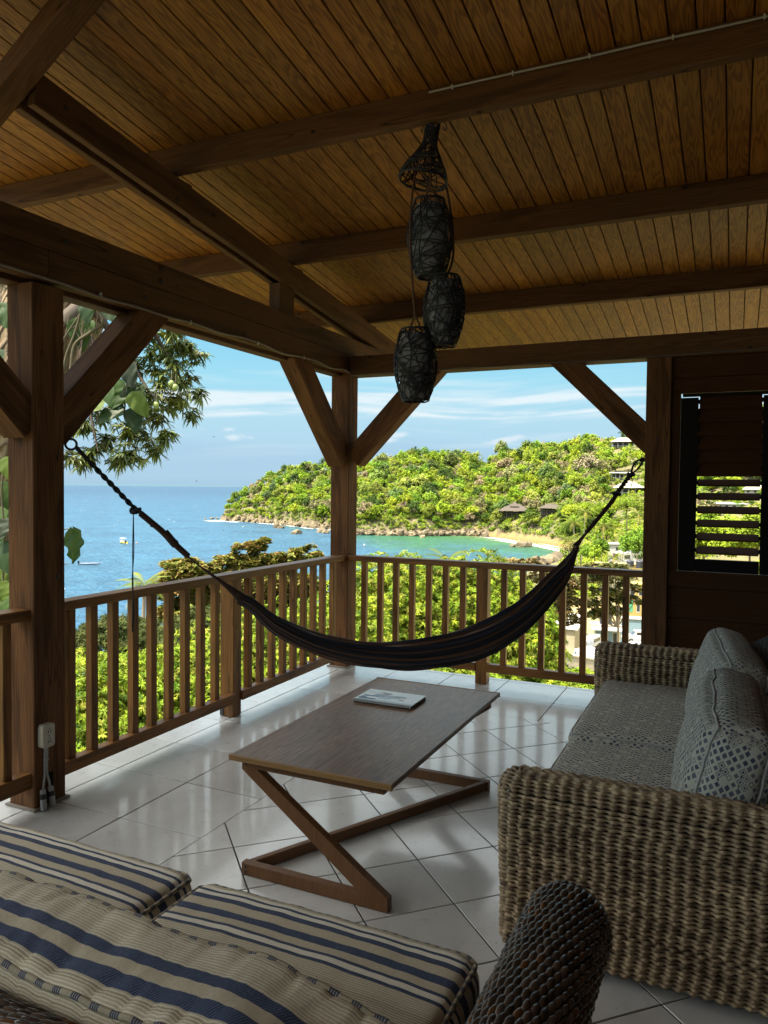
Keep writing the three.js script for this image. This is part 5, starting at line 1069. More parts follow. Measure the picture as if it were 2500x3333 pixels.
// ----- wooded headland -----
const clumps = [clump(1, 24, 0.31), clump(2, 24, 0.3), clump(3, 22, 0.33)];
const hillCols = [[.132, .207, .013], [.172, .236, .014], [.075, .144, .014], [.218, .259, .018], [.109, .184, .014], [.144, .178, .021], [.044, .083, .011], [.178, .196, .034]];
function crownItems(r, C, R, H, n, cols, out, baseTone) {
  const tone = baseTone || mixCol(r, cols);
  const sub = []; for (let i = 0; i < 6; i++) { const a = r() * 6.283; sub.push([Math.cos(a) * R * 0.5 * r(), (r() - 0.2) * H * 0.45, Math.sin(a) * R * 0.5 * r(), 0.5 + 0.25 * r()]); }
  for (let i = 0; i < n; i++) {
    const s = sub[i % 6], z = -0.35 + 1.35 * r(), a = r() * 6.283, q = Math.sqrt(Math.max(0, 1 - z * z)), k = 0.75 + 0.3 * r();
    const P = V3(C.x + s[0] + Math.cos(a) * q * R * s[3] * k, C.y + s[1] + z * H * s[3] * k, C.z + s[2] + Math.sin(a) * q * R * s[3] * k), b = 0.75 + 0.5 * r();
    out[i % 3].push({ p: P, q: new THREE.Quaternion().setFromEuler(new THREE.Euler(r() * 0.8, r() * 6.28, r() * 0.8)), s: (0.62 + 0.6 * r()) * Math.max(0.7, R / 4.2), c: tone.map(x => x * b) });
  }
}
{
  const r = rngOf(303), out = [[], [], []], singles = [];
  const tryTree = (px, s) => {
    const az = azOf(px), rn = nearShore(px), rs = rn > 1e8 ? table([1850, 2100, 2500, 4000], [335, 300, 250, 220], px) : farShore(px), beach = px > 1560 ? table([1560, 1680, 1900], [4, 10, 12], px) : 0, W = ridgeW(px);
    const rr = rs + beach + s * W, y = landH(az, rr); return { p: polar(az, rr, y), y };
  };
  let placed = 0;
  for (let i = 0; i < 3300; i++) {
    const px = 735 + r() * 1900, s = 0.035 + Math.pow(r(), 1.0) * 1.12, W = ridgeW(px); if (r() > W / 190 + 0.1) continue;
    const { p, y } = tryTree(px, s); if (y < SEA + (px > 1560 ? 1.6 : 5)) continue;
    if (px < 900 && s < 0.22 && r() < 0.6) continue;
    if (hidesHouse(p.x, p.z, 3.6)) { crownItems(r, V3(p.x, p.y + 0.8, p.z), 1.6, 1.2, 8, hillCols, out); continue; }
    const big = 0.62 + 1.0 * Math.pow(r(), 1.7) * (0.5 + 0.5 * smooth(735, 1000, px)), R = 3.5 * big, H = 3.3 * big * (0.8 + 0.5 * r());
    const near = noise(px * 0.012, s * 5) ; const cols = near > 0.1 ? hillCols.slice(2) : hillCols.slice(0, 6);
    if (placed++ % 16 === 5) { singles.push([p, R * 1.05, H * 1.1, px, s]); continue; }
    const odd = r(), tone = odd < 0.1 ? [.035, .062, .012] : odd < 0.16 ? [.14, .13, .055] : odd < 0.2 ? [.20, .155, .09] : null;
    crownItems(r, V3(p.x, p.y + H * 0.75 + 1.2, p.z), R, H, 46, cols, out, tone);
  }
  // low shrubs on the rock
  for (let i = 0; i < 1500; i++) { const px = 728 + r() * 1500, s = r() * (r() < 0.5 ? 0.12 : 0.5), { p, y } = tryTree(px, s); if (y < SEA + 2.4) continue; crownItems(r, V3(p.x, p.y + 0.7, p.z), 1.6 + r(), 1.4, 9, hillCols, out); }
  for (let i = 0; i < 420; i++) { const px = 1840 + r() * 760, rr = 175 + r() * 170, q = polar(azOf(px), rr, 0); if (rr < 235 && px > 1950 && px < 2110) continue; q.y = groundAt(q.x, q.z); if (hidesHouse(q.x, q.z, 2)) continue; crownItems(r, V3(q.x, q.y + 1.4, q.z), 2.2 + 1.6 * r(), 2 + r(), 16, hillCols, out); }
  out.forEach((it, k) => { const m = scatter(numbered('hillside_wood'), clumps[k], plainLeaf, it, scene); tag(m, 'sunlit green wood covering the headland across the bay', 'wood', 'wood on the headland', 'stuff'); });
  // trees that stand out, each with its trunk and crown
  const variants = []; const vr = rngOf(12);
  for (let v = 0; v < 7; v++) {
    const o = [[], [], []]; crownItems(vr, V3(0, 4.2, 0), 3.6, 3.4, 78, hillCols, o, [1, 1, 1]);
    const geos = []; o.forEach((list, k) => list.forEach(it => { const g = clumps[k].clone(); g.applyMatrix4(new THREE.Matrix4().compose(it.p, it.q, V3(it.s, it.s, it.s))); geos.push(paint(g, it.c)); }));
    variants.push(mergeGeometries(geos));
  }
  const tones = [[.12, .185, .012], [.155, .205, .014], [.06, .115, .010], [.19, .225, .018], [.11, .14, .02], [.04, .08, .010]].map(c => std({ color: col(...c), vertexColors: true, roughness: 0.8, side: THREE.DoubleSide }));
  const pale = std({ color: col(.30, .22, .15), vertexColors: true, roughness: 0.85, side: THREE.DoubleSide });
  const tr = trunkGeo([0, -1.5, 0], [0.2, 3.6, 0.1], 0.32, 0.14, [0.3, 0, 0], 6);
  const make = (p, s, hs, v, mat, label, group) => { const t = thing('hillside_tree', label, 'tree', [p.x, p.y, p.z], group); t.rotation.y = (v * 1.7) % 6; t.scale.set(s, hs, s); part('crown', variants[v % 7], mat, t); part('trunk', tr, M.farBark, t); return t; };
  singles.forEach(([p, R, H], i) => make(p, R / 3.6, H / 3.4, i, tones[i % 6], 'leafy green tree standing in the wood on the headland', 'trees of the headland wood'));
  const special = (px, py, s, hs, v, mat, label) => { const p = hitLand(px, py, 200); if (p) make(p, s, hs, v, mat, label); };
  special(1888, 1440, 1.3, 1.2, 1, pale, 'bare pinkish tree on the skyline left of the top house');
  special(1905, 1580, 2.1, 2.3, 3, std({ color: col(.21, .18, .10), vertexColors: true, roughness: 0.85, side: THREE.DoubleSide }), 'tall greyish brown tree in the middle of the right slope');
  special(1796, 1445, 1.2, 1.7, 2, std({ color: col(.13, .14, .06), vertexColors: true, roughness: 0.85, side: THREE.DoubleSide }), 'tall grey green tree sticking out of the skyline');
  special(1362, 1480, 1.5, 1.4, 4, std({ color: col(.12, .13, .06), vertexColors: true, roughness: 0.85, side: THREE.DoubleSide }), 'greyish tree on the skyline at the left hump');
  special(955, 1512, 1.6, 0.7, 5, tones[5], 'dark flat topped tree on the skyline left of the corner post');
  special(1070, 1620, 1.1, 0.9, 6, std({ color: col(.26, .19, .11), vertexColors: true, roughness: 0.85, side: THREE.DoubleSide }), 'dry brown bush on the slope left of the corner post');
  special(1660, 1590, 1.7, 2.0, 0, std({ color: col(.17, .18, .05), vertexColors: true, roughness: 0.85, side: THREE.DoubleSide }), 'pale trunked tree above the dark roofed pavilion');
  special(1640, 1690, 1.5, 1.5, 1, tones[2], 'dark tree beside the pavilion by the beach');
  special(1735, 1715, 1.6, 1.2, 2, tones[0], 'green tree behind the middle of the beach');
  special(1640, 1738, 1.0, 0.8, 3, tones[1], 'low green tree at the left end of the beach');
  special(2085, 1395, 1.6, 1.6, 4, std({ color: col(.10, .10, .06), vertexColors: true, roughness: 0.85, side: THREE.DoubleSide }), 'dark tree on the skyline against the right post');
}
// trees between the town and the hill, seen beside the post and through the louvres
{
  const vr = rngOf(66);
  const bush = (label, px, py, d, R, H, cols, n, seed) => { const C = atDepth(px, py, d), gy = groundAt(C.x, C.z), t = thing('leafy_tree', label, 'tree', [C.x, gy, C.z]), r = rngOf(seed), o = [[], [], []]; for (let k = 0; k < 5; k++) { const a = k * 1.3; crownItems(r, V3(Math.cos(a) * R * 0.45, C.y - gy + (r() - 0.5) * H * 0.4, Math.sin(a) * R * 0.45), R * 0.62, H * 0.7, n, cols, o); } o.forEach((it, k) => { it.forEach(q => q.s = 0.32 + 0.3 * r()); scatter('leaves', clumps[k], plainLeaf, it, t); }); part('trunk', trunkGeo([0, -0.3, 0], [0, C.y - gy, 0], 0.3, 0.12, [0.3, 0, 0], 6), M.farBark, t); };
  const bright = [[.20, .25, .015], [.17, .23, .015], [.24, .28, .03], [.13, .19, .015]];
  bush('bright yellow green tree filling the lower louvre gaps', 2290, 1765, 96, 6.2, 4.6, bright, 300, 1);
  bush('bright yellow green tree at the right of the lower louvre gaps', 2440, 1755, 94, 5.6, 4.6, bright, 300, 2);
  bush('green tree beside the palms at the right post', 2120, 1790, 130, 6, 5, hillCols, 200, 3);
  bush('green bush left of the beach house', 1935, 1795, 200, 4.0, 4.0, hillCols, 160, 4);
  bush('scrubby bush beside the rocky shore at right', 1890, 1790, 215, 5, 3.2, [[.16, .15, .05], [.12, .13, .035], [.2, .16, .07]], 160, 5);
  bush('green tree behind the palms, above the hammock rope', 1890, 1665, 300, 9, 6, hillCols, 170, 6);
  bush('green tree in the palm grove near the right post', 2040, 1650, 290, 9, 6, hillCols, 170, 7);
  bush('green tree at the right end of the beach', 1860, 1730, 290, 5.5, 5, hillCols, 150, 8);
  bush('round brownish bush top above the far railing', 1668, 1845, 130, 3.6, 1.6, [[.15, .12, .04], [.18, .13, .05], [.10, .11, .03]], 130, 9);
}

// ----- big tree beside the veranda at left, with climbing vine -----
{
  const t = thing('mango_tree', 'old mango tree close beside the veranda at left, its branch hanging into the sky', 'tree', [0, 0, 0]);
  const P = (px, py, d = 13) => atDepth(px, py, d);
  const base = P(-120, 2700, 13.5), r = rngOf(404);
  part('trunk', trunkGeo(P(-330, 2400, 13.9).toArray(), P(345, 560, 13.8).toArray(), 0.95, 0.9, [-0.1, 0, 0.2], 20, 4), M.bark, t);
  const limbs = [[[225, 1050], [420, 930], 0.2, 0.1], [[420, 930], [620, 1080], 0.1, 0.03], [[330, 960], [560, 1180], 0.09, 0.02], [[300, 1000], [500, 1300], 0.08, 0.018], [[290, 1100], [440, 1420], 0.07, 0.016], [[480, 1050], [610, 1290], 0.05, 0.012], [[260, 1180], [320, 1470], 0.05, 0.012], [[440, 1420], [395, 1490], 0.02, 0.008], [[420, 930], [600, 940], 0.08, 0.03]];
  part('branches', limbs.map(([a, b, r0, r1], i) => trunkGeo(P(...a, 13 + 0.2 * i % 0.7).toArray(), P(...b, 13 + (i % 3) * 0.5).toArray(), r0, r1, [0.05, 0.15, 0.1], 6)), std({ color: col(.055, .042, .03), roughness: 0.9 }), t);
  const drop = [rosette(31, 10, 0.2, 0.048, 0.6, 0.0), rosette(32, 9, 0.19, 0.045, 0.8, -0.15), rosette(33, 11, 0.21, 0.047, 0.5, 0.2)];
  const it = [[], [], []];
  const lumps = [[600, 1120, 34], [640, 1160, 26], [560, 1070, 40], [520, 1110, 46], [570, 1160, 46], [600, 1230, 36], [640, 1280, 22], [540, 1230, 44], [500, 1180, 46], [590, 1310, 34], [620, 1345, 22], [540, 1300, 40], [480, 1290, 40], [500, 1360, 40], [530, 1420, 26], [450, 1350, 40], [450, 1420, 42], [490, 1460, 30], [410, 1400, 36], [400, 1470, 38], [350, 1440, 30], [440, 1490, 26], [280, 1400, 24], [260, 1380, 22], [300, 1470, 28], [240, 1480, 22], [270, 1500, 20], [380, 1500, 24], [330, 1350, 36], [420, 1280, 40], [480, 1010, 40], [560, 1000, 40], [620, 1030, 30], [480, 920, 50], [400, 960, 40], [440, 1200, 36], [-40, 980, 50], [-60, 1100, 50], [20, 900, 30]];
  for (const [x, y, R] of lumps) { const d = 12.6 + r() * 1.3, c = P(x, y, d), rad = R * d / F_PX; for (let i = 0; i < R * 0.36; i++) { const a = r() * 6.283, z = 2 * r() - 1, q = Math.sqrt(1 - z * z), k = Math.cbrt(r()); it[i % 3].push({ p: c.clone().add(V3(Math.cos(a) * q, z * 0.85, Math.sin(a) * q).multiplyScalar(rad * k)), q: orient(V3(r() - 0.5, 1.2, r() - 0.5).normalize(), r() * 6.28), s: 0.72 + 0.45 * r(), c: mixCol(r, [[.10, .135, .03], [.14, .18, .035], [.07, .10, .025], [.19, .22, .04], [.12, .125, .045]]) }); } }
  it.forEach((l, k) => scatter('leaves', drop[k], M.glossLeaf, l, t));
  for (const [x, y] of [[558, 1250], [570, 1262], [508, 1320]]) { const c = P(x, y, 12.5); part('fruit', ellipsoid(0.05, 0.065, 0.05, c.x, c.y, c.z, 12, 8), std({ color: col(.17, .22, .05), roughness: 0.45 }), t); part('fruit_stalk', rod(c.toArray(), c.clone().add(V3(0.01, 0.22, 0)).toArray(), 0.004), M.farBark, t); }
  // climbing philodendron: each leaf a part
  const v = thing('climbing_vine', 'vine with large heart shaped leaves climbing the old mango tree', 'vine');
  const heart = (seed, wavy) => { const n = 9, m = 8, pos = [], idx = [], rr = rngOf(seed); const edge = t => t < 0.12 ? 0.4 * Math.sqrt(t / 0.12) : 0.4 * Math.pow(Math.cos((t - 0.12) / 0.88 * Math.PI / 2), 0.75); for (let i = 0; i <= n; i++) for (let j = 0; j <= m; j++) { const tt = i / n, w = edge(tt) * (j / m * 2 - 1), lobe = Math.abs(j / m * 2 - 1); pos.push(w, -tt + 0.22 * lobe * lobe * (1 - smooth(0, 0.3, tt)), 0.10 * Math.abs(w) - 0.22 * tt * tt + wavy * Math.sin(tt * 16 + j) * lobe * 0.035); } for (let i = 0; i < n; i++) for (let j = 0; j < m; j++) { const a = i * (m + 1) + j, b = a + m + 1; idx.push(a, b, a + 1, a + 1, b, b + 1); } const g = new THREE.BufferGeometry(); g.setAttribute('position', new THREE.Float32BufferAttribute(pos, 3)); g.setIndex(idx); g.computeVertexNormals(); return g; };
  const hg = [heart(1, 0.6), heart(2, 1.2), heart(3, 2.4)];
  const lm = [[.028, .06, .012], [.04, .078, .015], [.02, .042, .012], [.08, .12, .018], [.024, .034, .018]].map(c => phys({ color: col(...c), roughness: 0.5, specularIntensity: 0.3, transmission: 0.3, thickness: 0, side: THREE.DoubleSide }));
  // [px, py of the leaf base, length in photo pixels, roll, pitch, material, wavy]
  const leaves = [[285, 975, 85, 0.1, 0.3, 2, 0], [345, 990, 75, 0.5, 0.5, 2, 0], [255, 1050, 95, 0.15, 0.2, 1, 0], [290, 1055, 48, 0.8, 0.4, 1, 0], [410, 1190, 80, 0.4, 0.3, 4, 1], [380, 1240, 70, -0.3, 0.3, 1, 0], [445, 1260, 80, 0.2, 0.4, 2, 1], [405, 1265, 85, -0.5, 0.5, 0, 0], [435, 1290, 80, 0.6, 0.2, 3, 1], [330, 1310, 75, -1.2, 0.5, 3, 0], [385, 1330, 85, -0.9, 0.6, 2, 0], [430, 1340, 75, 0.2, 0.4, 2, 0], [350, 1270, 60, 0.4, 0.4, 0, 0], [235, 1735, 100, 0.1, 0.15, 0, 2], [10, 1580, 80, 0.2, 0.3, 1, 0], [-5, 1670, 110, 0.3, 0.4, 1, 0], [20, 1500, 70, 0.3, 0.3, 3, 0], [5, 1000, 90, 0.4, 0.5, 0, 1], [-10, 1150, 80, 0.2, 0.4, 2, 0], [15, 1830, 70, 0.2, 0.5, 3, 0], [25, 1900, 60, -0.3, 0.4, 3, 0], [5, 1780, 100, 0.5, 0.4, 2, 0], [10, 1950, 70, 0.2, 0.5, 1, 0], [-30, 1900, 100, 0.2, 0.5, 2, 1], [230, 2140, 50, 0.2, 0.3, 2, 0], [20, 1700, 70, -0.3, 0.5, 4, 1]];
  leaves.forEach(([px, py, len, roll, pitch, m, w], i) => { const d = 12.35 + (i % 4) * 0.08, l = part(numbered('vine_leaf'), hg[w], lm[m], v); l.position.copy(P(px, py, d)); l.rotation.order = 'YXZ'; l.rotation.set(-pitch, 0.43 + (i % 3 - 1) * 0.25 + (w === 2 ? 1.15 : 0), roll); l.scale.setScalar(len * d / F_PX); });
  const st = (pts, r) => tube(pts.map(([x, y]) => P(x, y, 12.45)), r, 6, pts.length * 8);
  part('vine_stem', merge([st([[255, 900], [262, 1010], [245, 1080], [215, 1160], [200, 1260]], 0.02), st([[330, 950], [318, 1010], [335, 1050], [290, 1085], [245, 1120], [230, 1200], [215, 1300]], 0.026), st([[262, 1020], [235, 1060], [203, 1110]], 0.012), st([[203, 1725], [222, 1722], [235, 1735]], 0.009), st([[445, 1180], [420, 1230], [400, 1290]], 0.012), st([[-30, 1450], [10, 1500], [5, 1600], [15, 1750], [10, 1900]], 0.016), st([[-10, 1812], [30, 1812], [60, 1812]], 0.008)]), std({ color: col(.06, .05, .024), roughness: 0.9 }), v);
  const rs = []; const r2 = rngOf(9); for (let i = 0; i < 26; i++) { const x = 205 + r2() * 110, y = 960 + r2() * 330; rs.push(st([[x, y], [x + (r2() - 0.5) * 50, y + 30 + r2() * 40], [x + (r2() - 0.6) * 70, y + 80 + r2() * 60]], 0.006)); } part('aerial_roots', merge(rs), std({ color: col(.12, .085, .06), roughness: 0.9 }), v);
}
// ---------- boats, birds, houses, cars ----------
const toCam = p => Math.atan2(CAM.x - p.x, CAM.z - p.z);      // turn that faces the veranda
{
  const hull = (L, W, H, c, deck) => {                      // open boat along x, bow at +x
    const n = 16, m = 8, pos = [], idx = [];
    for (let i = 0; i <= n; i++) { const t = i / n, b = Math.pow(Math.sin(Math.PI * Math.min(1, 0.32 + t * 0.68)), 0.7), w = W / 2 * (t > 0.96 ? 0.12 : b), sheer = H * (1 + 0.55 * t * t * t); for (let j = 0; j <= m; j++) { const a = (j / m - 0.5) * Math.PI, y = sheer - H * 1.15 * Math.pow(Math.cos(a), 0.7) * (1 - 0.55 * smooth(0.8, 1, t)); pos.push((t - 0.5) * L, y, Math.sin(a) * w); } }
    for (let i = 0; i < n; i++) for (let j = 0; j < m; j++) { const a = i * (m + 1) + j, q = a + m + 1; idx.push(a, a + 1, q, a + 1, q + 1, q); }
    const g = new THREE.BufferGeometry(); g.setAttribute('position', new THREE.Float32BufferAttribute(pos, 3)); g.setIndex(idx); g.computeVertexNormals(); return g;
  };
  const white = std({ color: col(.78, .79, .8), roughness: 0.4, side: THREE.DoubleSide }), grey = std({ color: col(.35, .37, .4), roughness: 0.6, side: THREE.DoubleSide });
  const boat = (name, label, px, py, L, W, H, turn, mat) => { const p = atHeight(px, py, SEA), t = thing(name, label, 'boat', [p.x, SEA + 0.02, p.z]); t.rotation.y = turn; part('hull', hull(L, W, H), mat, t); part('inner_floor', boxUV(L * 0.78, 0.04, W * 0.62, -L * 0.06, H * 0.3, 0), grey, t); for (const x of [-0.2, 0.05, 0.25]) part('bench', boxUV(0.25, 0.05, W * 0.8, x * L, H * 0.8, 0), mat, t); return t; };
  const outboard = (t, L, H) => part('outboard_motor', merge([boxUV(0.55, 0.7, 0.5, -L / 2 - 0.3, H + 0.35, 0), boxUV(0.22, 1.1, 0.2, -L / 2 - 0.3, H - 0.3, 0)]), M.black, t);
  const b1 = boat('motor_boat', 'long white open boat with a black outboard before the headland', 812, 1780, 10.5, 2.2, 0.75, Math.PI - 0.08 + 0.43, white); outboard(b1, 10.5, 0.75); part('console', boxUV(0.7, 0.7, 0.8, -2.2, 1.1, 0), white, b1);
  const y = boat('fishing_boat', 'yellow boat with a white canopy out on the water', 400, 1769, 6.4, 2.5, 0.9, 0.43 - 0.9 + Math.PI, std({ color: col(.72, .58, .02), roughness: 0.4, side: THREE.DoubleSide }));
  part('canopy', boxUV(3.2, 0.14, 2.0, -0.4, 2.35, 0), white, y); for (const [a, b] of [[-1.9, -0.85], [-1.9, 0.85], [1.1, -0.85], [1.1, 0.85]]) part('canopy_post', rod([a, 0.7, b], [a, 2.3, b], 0.05), white, y); part('cabin', boxUV(1.4, 0.8, 1.4, 0.2, 1.1, 0), white, y); outboard(y, 6.4, 0.9);
  const b2 = boat('rowing_boat', 'slim grey boat lying low near the left post', 295, 1838, 7.2, 1.6, 0.5, 0.43 + 0.1, std({ color: col(.42, .46, .52), roughness: 0.5, side: THREE.DoubleSide })); outboard(b2, 7.2, 0.55);
  const b3 = boat('rowing_boat', 'grey boat mostly hidden behind the left post', 190, 1838, 7, 1.5, 0.45, 0.43, grey);
  const buoy = (label, px, py, c) => { const p = atHeight(px, py, SEA); const t = thing('buoy', label, 'buoy', [p.x, SEA, p.z]); part('float', ellipsoid(0.35, 0.35, 0.35, 0, 0.2, 0), std({ color: c, roughness: 0.5 }), t); part('mast', rod([0, 0.4, 0], [0, 0.8, 0], 0.04), M.black, t); };
  buoy('small white mooring buoy beside the left post', 208, 1921, col(.7, .7, .68)); buoy('small reddish buoy right of the yellow boat', 445, 1769, col(.5, .25, .1)); buoy('tiny white buoy in the green bay right of the corner post', 1186, 1775, col(.8, .8, .8));
  const bird = (label, px, py, d, span, roll) => { const p = atDepth(px, py, d), t = thing('seabird', label, 'bird', p.toArray()); t.rotation.set(0, 0.43, roll); const o = []; for (const s of [-1, 1]) { const A = [0, 0, -0.12], B = [0, 0, 0.16], C = [s * span * 0.26, span * 0.09, -0.14], D = [s * span * 0.26, span * 0.09, 0.12], E = [s * span * 0.5, span * 0.01, 0.08]; o.push(...A, ...B, ...D, ...A, ...D, ...C, ...C, ...D, ...E); } part('wings', fromTris(o), std({ color: col(.03, .03, .035), roughness: 0.8, side: THREE.DoubleSide }), t); part('body', ellipsoid(0.07, 0.07, 0.3, 0, 0, 0.03), std({ color: col(.03, .03, .035), roughness: 0.8 }), t); };
  bird('dark seabird gliding just above the horizon', 640, 1566, 110, 1.0, -0.55); bird('distant seabird in the sky left of the corner post', 696, 1422, 130, 0.75, 0.1); bird('seabird skimming the water before the headland', 728, 1727, 140, 0.75, 0.2);
}
// a house: walls with built windows, roof with overhang; x along the front, z towards the viewer
const paintMat = (r, g, b) => std({ map: dataTex(128, 128, (u, v) => { const n = fbm(u * 5 + r * 9, v * 5, 4, 5, 5) * 0.5; const k = 0.9 + n * 0.35; return [r * k, g * k, b * k]; }, true, 4, 4), roughness: 0.85 });
const TM = { white: paintMat(.44, .43, .40), cream: paintMat(.36, .32, .22), yellow: paintMat(.36, .27, .08), blue: paintMat(.19, .29, .36), dark: paintMat(.07, .055, .045), brown: paintMat(.12, .085, .06), roofWhite: paintMat(.5, .5, .5), roofCream: paintMat(.40, .36, .26), roofGrey: paintMat(.36, .34, .30), concrete: paintMat(.34, .31, .26), wallPale: paintMat(.42, .37, .26) };
const glassM = std({ color: col(.025, .03, .035), roughness: 0.15 });
function house(name, label, px, py, o) {
  const p = o.d ? atDepth(px, py, o.d) : (hitLand(px, py, o.r0 || 60) || atDepth(px, py, 150));
  const dist = p.clone().sub(CAM).dot(V3(0, 0, -1).applyEuler(camera.rotation)), k = dist / F_PX;
  const w = o.w * k, h = o.h * k, dp = (o.dp || o.w * 0.8) * k, rh = (o.rh || 0) * k, ov = (o.ov ?? 6) * k, t = thing(name, label, o.cat || 'house', [p.x, p.y, p.z]);
  t.rotation.y = toCam(p) + (o.turn || 0);
  if (!o.open) part('wall', merge([boxUV(w, h + 4 * k * 3, dp, 0, h / 2 - 6 * k, -dp / 2)]), o.wall, t);
  else { part('wall', boxUV(w * 0.92, h * 0.9, dp * 0.5, 0, h * 0.45, -dp * 0.7), o.wall, t); part('floor_slab', boxUV(w * 1.06, 0.06 * h, dp * 1.05, 0, 0.0, -dp / 2), o.roof, t); for (let i = 0; i < o.open; i++) part('veranda_column', boxUV(2.2 * k, h, 2.2 * k, lerp(-w / 2, w / 2, i / (o.open - 1)) * 0.97, h / 2, -1.5 * k), o.colMat || TM.white, t); part('veranda_rail', boxUV(w, 1.2 * k, 1 * k, 0, h * 0.32, -1 * k), o.colMat || TM.white, t); if (o.legs) for (let i = 0; i < 4; i++) part('stilt', boxUV(2.5 * k, o.legs * k, 2.5 * k, lerp(-w / 2, w / 2, i / 3) * 0.9, -o.legs * k / 2, -3 * k), o.wall, t); }
  const W2 = w / 2 + ov, z0 = ov, z1 = -dp - ov, y = h;
  if (o.kind === 'hip') { const ri = Math.min(W2, (z0 - z1) / 2) * 0.95, zm = (z0 + z1) / 2, a = [-W2, y, z0], b = [W2, y, z0], c = [W2, y, z1], d = [-W2, y, z1], e = [-W2 + ri, y + rh, zm], f = [W2 - ri, y + rh, zm]; const T3 = [[a, b, f], [a, f, e], [b, c, f], [c, d, e], [c, e, f], [d, a, e], [a, c, b], [a, d, c]]; const g = fromTris(T3.flat(2)); part('roof', g, o.roof.clone(), t).material.side = THREE.DoubleSide; }
  else if (o.kind === 'gable') { const zm = (z0 + z1) / 2, T3 = [[[-W2, y, z0], [W2, y, z0], [W2, y + rh, zm]], [[-W2, y, z0], [W2, y + rh, zm], [-W2, y + rh, zm]], [[W2, y, z1], [-W2, y, z1], [-W2, y + rh, zm]], [[W2, y, z1], [-W2, y + rh, zm], [W2, y + rh, zm]], [[-W2, y, z0], [-W2, y + rh, zm], [-W2, y, z1]], [[W2, y, z0], [W2, y, z1], [W2, y + rh, zm]]]; part('roof', fromTris(T3.flat(2)), o.roof.clone(), t).material.side = THREE.DoubleSide; }
  else if (o.kind === 'shed') { const g = new THREE.BoxGeometry(W2 * 2, 1.5 * k, (z0 - z1) * 1.02); g.rotateX(Math.atan2(rh, z0 - z1)); g.translate(0, y + rh / 2 + k, (z0 + z1) / 2); part('roof', g, o.roof, t); }
  else part('roof', boxUV(W2 * 2, 2.5 * k, z0 - z1, 0, y + 1.25 * k, (z0 + z1) / 2), o.roof, t);
  if (o.second) { const s = o.second; part('upper_roof', (() => { const ww = w * s[0] / 2, hh = rh * s[1], yy = y + rh * s[2]; const A = [-ww, yy, -dp * 0.15], B = [ww, yy, -dp * 0.15], C = [ww, yy, -dp * 0.85], D = [-ww, yy, -dp * 0.85], E = [0, yy + hh, -dp / 2]; return fromTris([A, B, E, B, C, E, C, D, E, D, A, E].flat()); })(), Object.assign(o.roof.clone(), { side: THREE.DoubleSide }), t); }
  for (const [fx, fy, fw, fh, kind] of o.win || []) { const ww = fw * w, hh = fh * h, x = (fx - 0.5) * w, yy = fy * h, zz = o.open ? -dp * 0.45 : 0; const f = part(kind === 'door' ? 'door' : 'window', boxUV(ww, hh, 0.6 * k, x, yy, zz + 0.15 * k), kind === 'door' ? (o.doorMat || TM.brown) : TM.white, t); if (kind !== 'door') part('pane', boxUV(ww * 0.82, hh * 0.84, 0.3 * k, x, yy, zz + 0.42 * k), o.glass || glassM, f); }
  return t;
}
const winRow = (n, y, w, h) => Array.from({ length: n }, (_, i) => [(i + 0.5) / n, y, w, h]);
house('hillside_house', 'highest house on the hill with a pale hip roof, beside the brace', 2028, 1458, { r0: 200, w: 68, h: 20, dp: 50, rh: 15, kind: 'hip', ov: 7, wall: TM.dark, roof: TM.roofCream, open: 5, legs: 16, win: winRow(4, 0.55, 0.16, 0.5) });
house('hillside_house', 'long house with a flat white roof among the trees', 2024, 1563, { r0: 200, w: 66, h: 22, dp: 46, rh: 3, kind: 'shed', ov: 7, wall: TM.dark, roof: TM.roofWhite, open: 6, legs: 8, win: winRow(4, 0.5, 0.16, 0.5) });
house('hillside_house', 'cream house with a broad hip roof and white columns above the palms', 2046, 1612, { r0: 200, w: 84, h: 24, dp: 60, rh: 20, kind: 'hip', ov: 9, wall: TM.white, roof: TM.roofCream, open: 5, second: [0.5, 0.7, 0.5], legs: 8, win: winRow(4, 0.5, 0.14, 0.55) });
house('hillside_house', 'small house low on the slope with a railed terrace near the post', 2072, 1642, { r0: 180, w: 52, h: 14, dp: 40, kind: 'flat', ov: 4, wall: TM.concrete, roof: TM.concrete, open: 4, win: winRow(3, 0.5, 0.2, 0.5) });
house('beach_pavilion', 'dark roofed wooden pavilion among trees left of the beach', 1674, 1694, { r0: 200, w: 88, h: 30, dp: 60, rh: 22, kind: 'hip', ov: 9, wall: TM.dark, roof: paintMat(.07, .055, .042), open: 6, colMat: TM.brown, second: [0.34, 0.8, 0.65], win: winRow(5, 0.5, 0.1, 0.5) });
house('beach_pavilion', 'dark timber building half hidden by trees right of the pavilion', 1796, 1684, { r0: 200, w: 74, h: 30, dp: 50, rh: 12, kind: 'hip', ov: 7, wall: TM.dark, roof: paintMat(.07, .055, .042), open: 5, colMat: TM.brown, win: winRow(4, 0.5, 0.12, 0.5) });
house('beach_house', 'white beach house behind the leaning palms', 2062, 1826, { d: 205, w: 160, h: 52, dp: 60, kind: 'flat', ov: 4, wall: TM.white, roof: TM.white, win: [[0.2, 0.72, 0.12, 0.26], [0.4, 0.72, 0.16, 0.26], [0.62, 0.72, 0.16, 0.26], [0.83, 0.72, 0.12, 0.26], [0.15, 0.25, 0.1, 0.4, 'door'], [0.38, 0.25, 0.14, 0.3], [0.6, 0.25, 0.14, 0.3]] });
house('hillside_house', 'pale hip roofed house in the second louvre gap, right side', 2458, 1608, { r0: 120, w: 62, h: 14, dp: 40, rh: 22, kind: 'hip', ov: 8, wall: TM.white, roof: TM.roofCream, win: winRow(3, 0.5, 0.16, 0.5) });
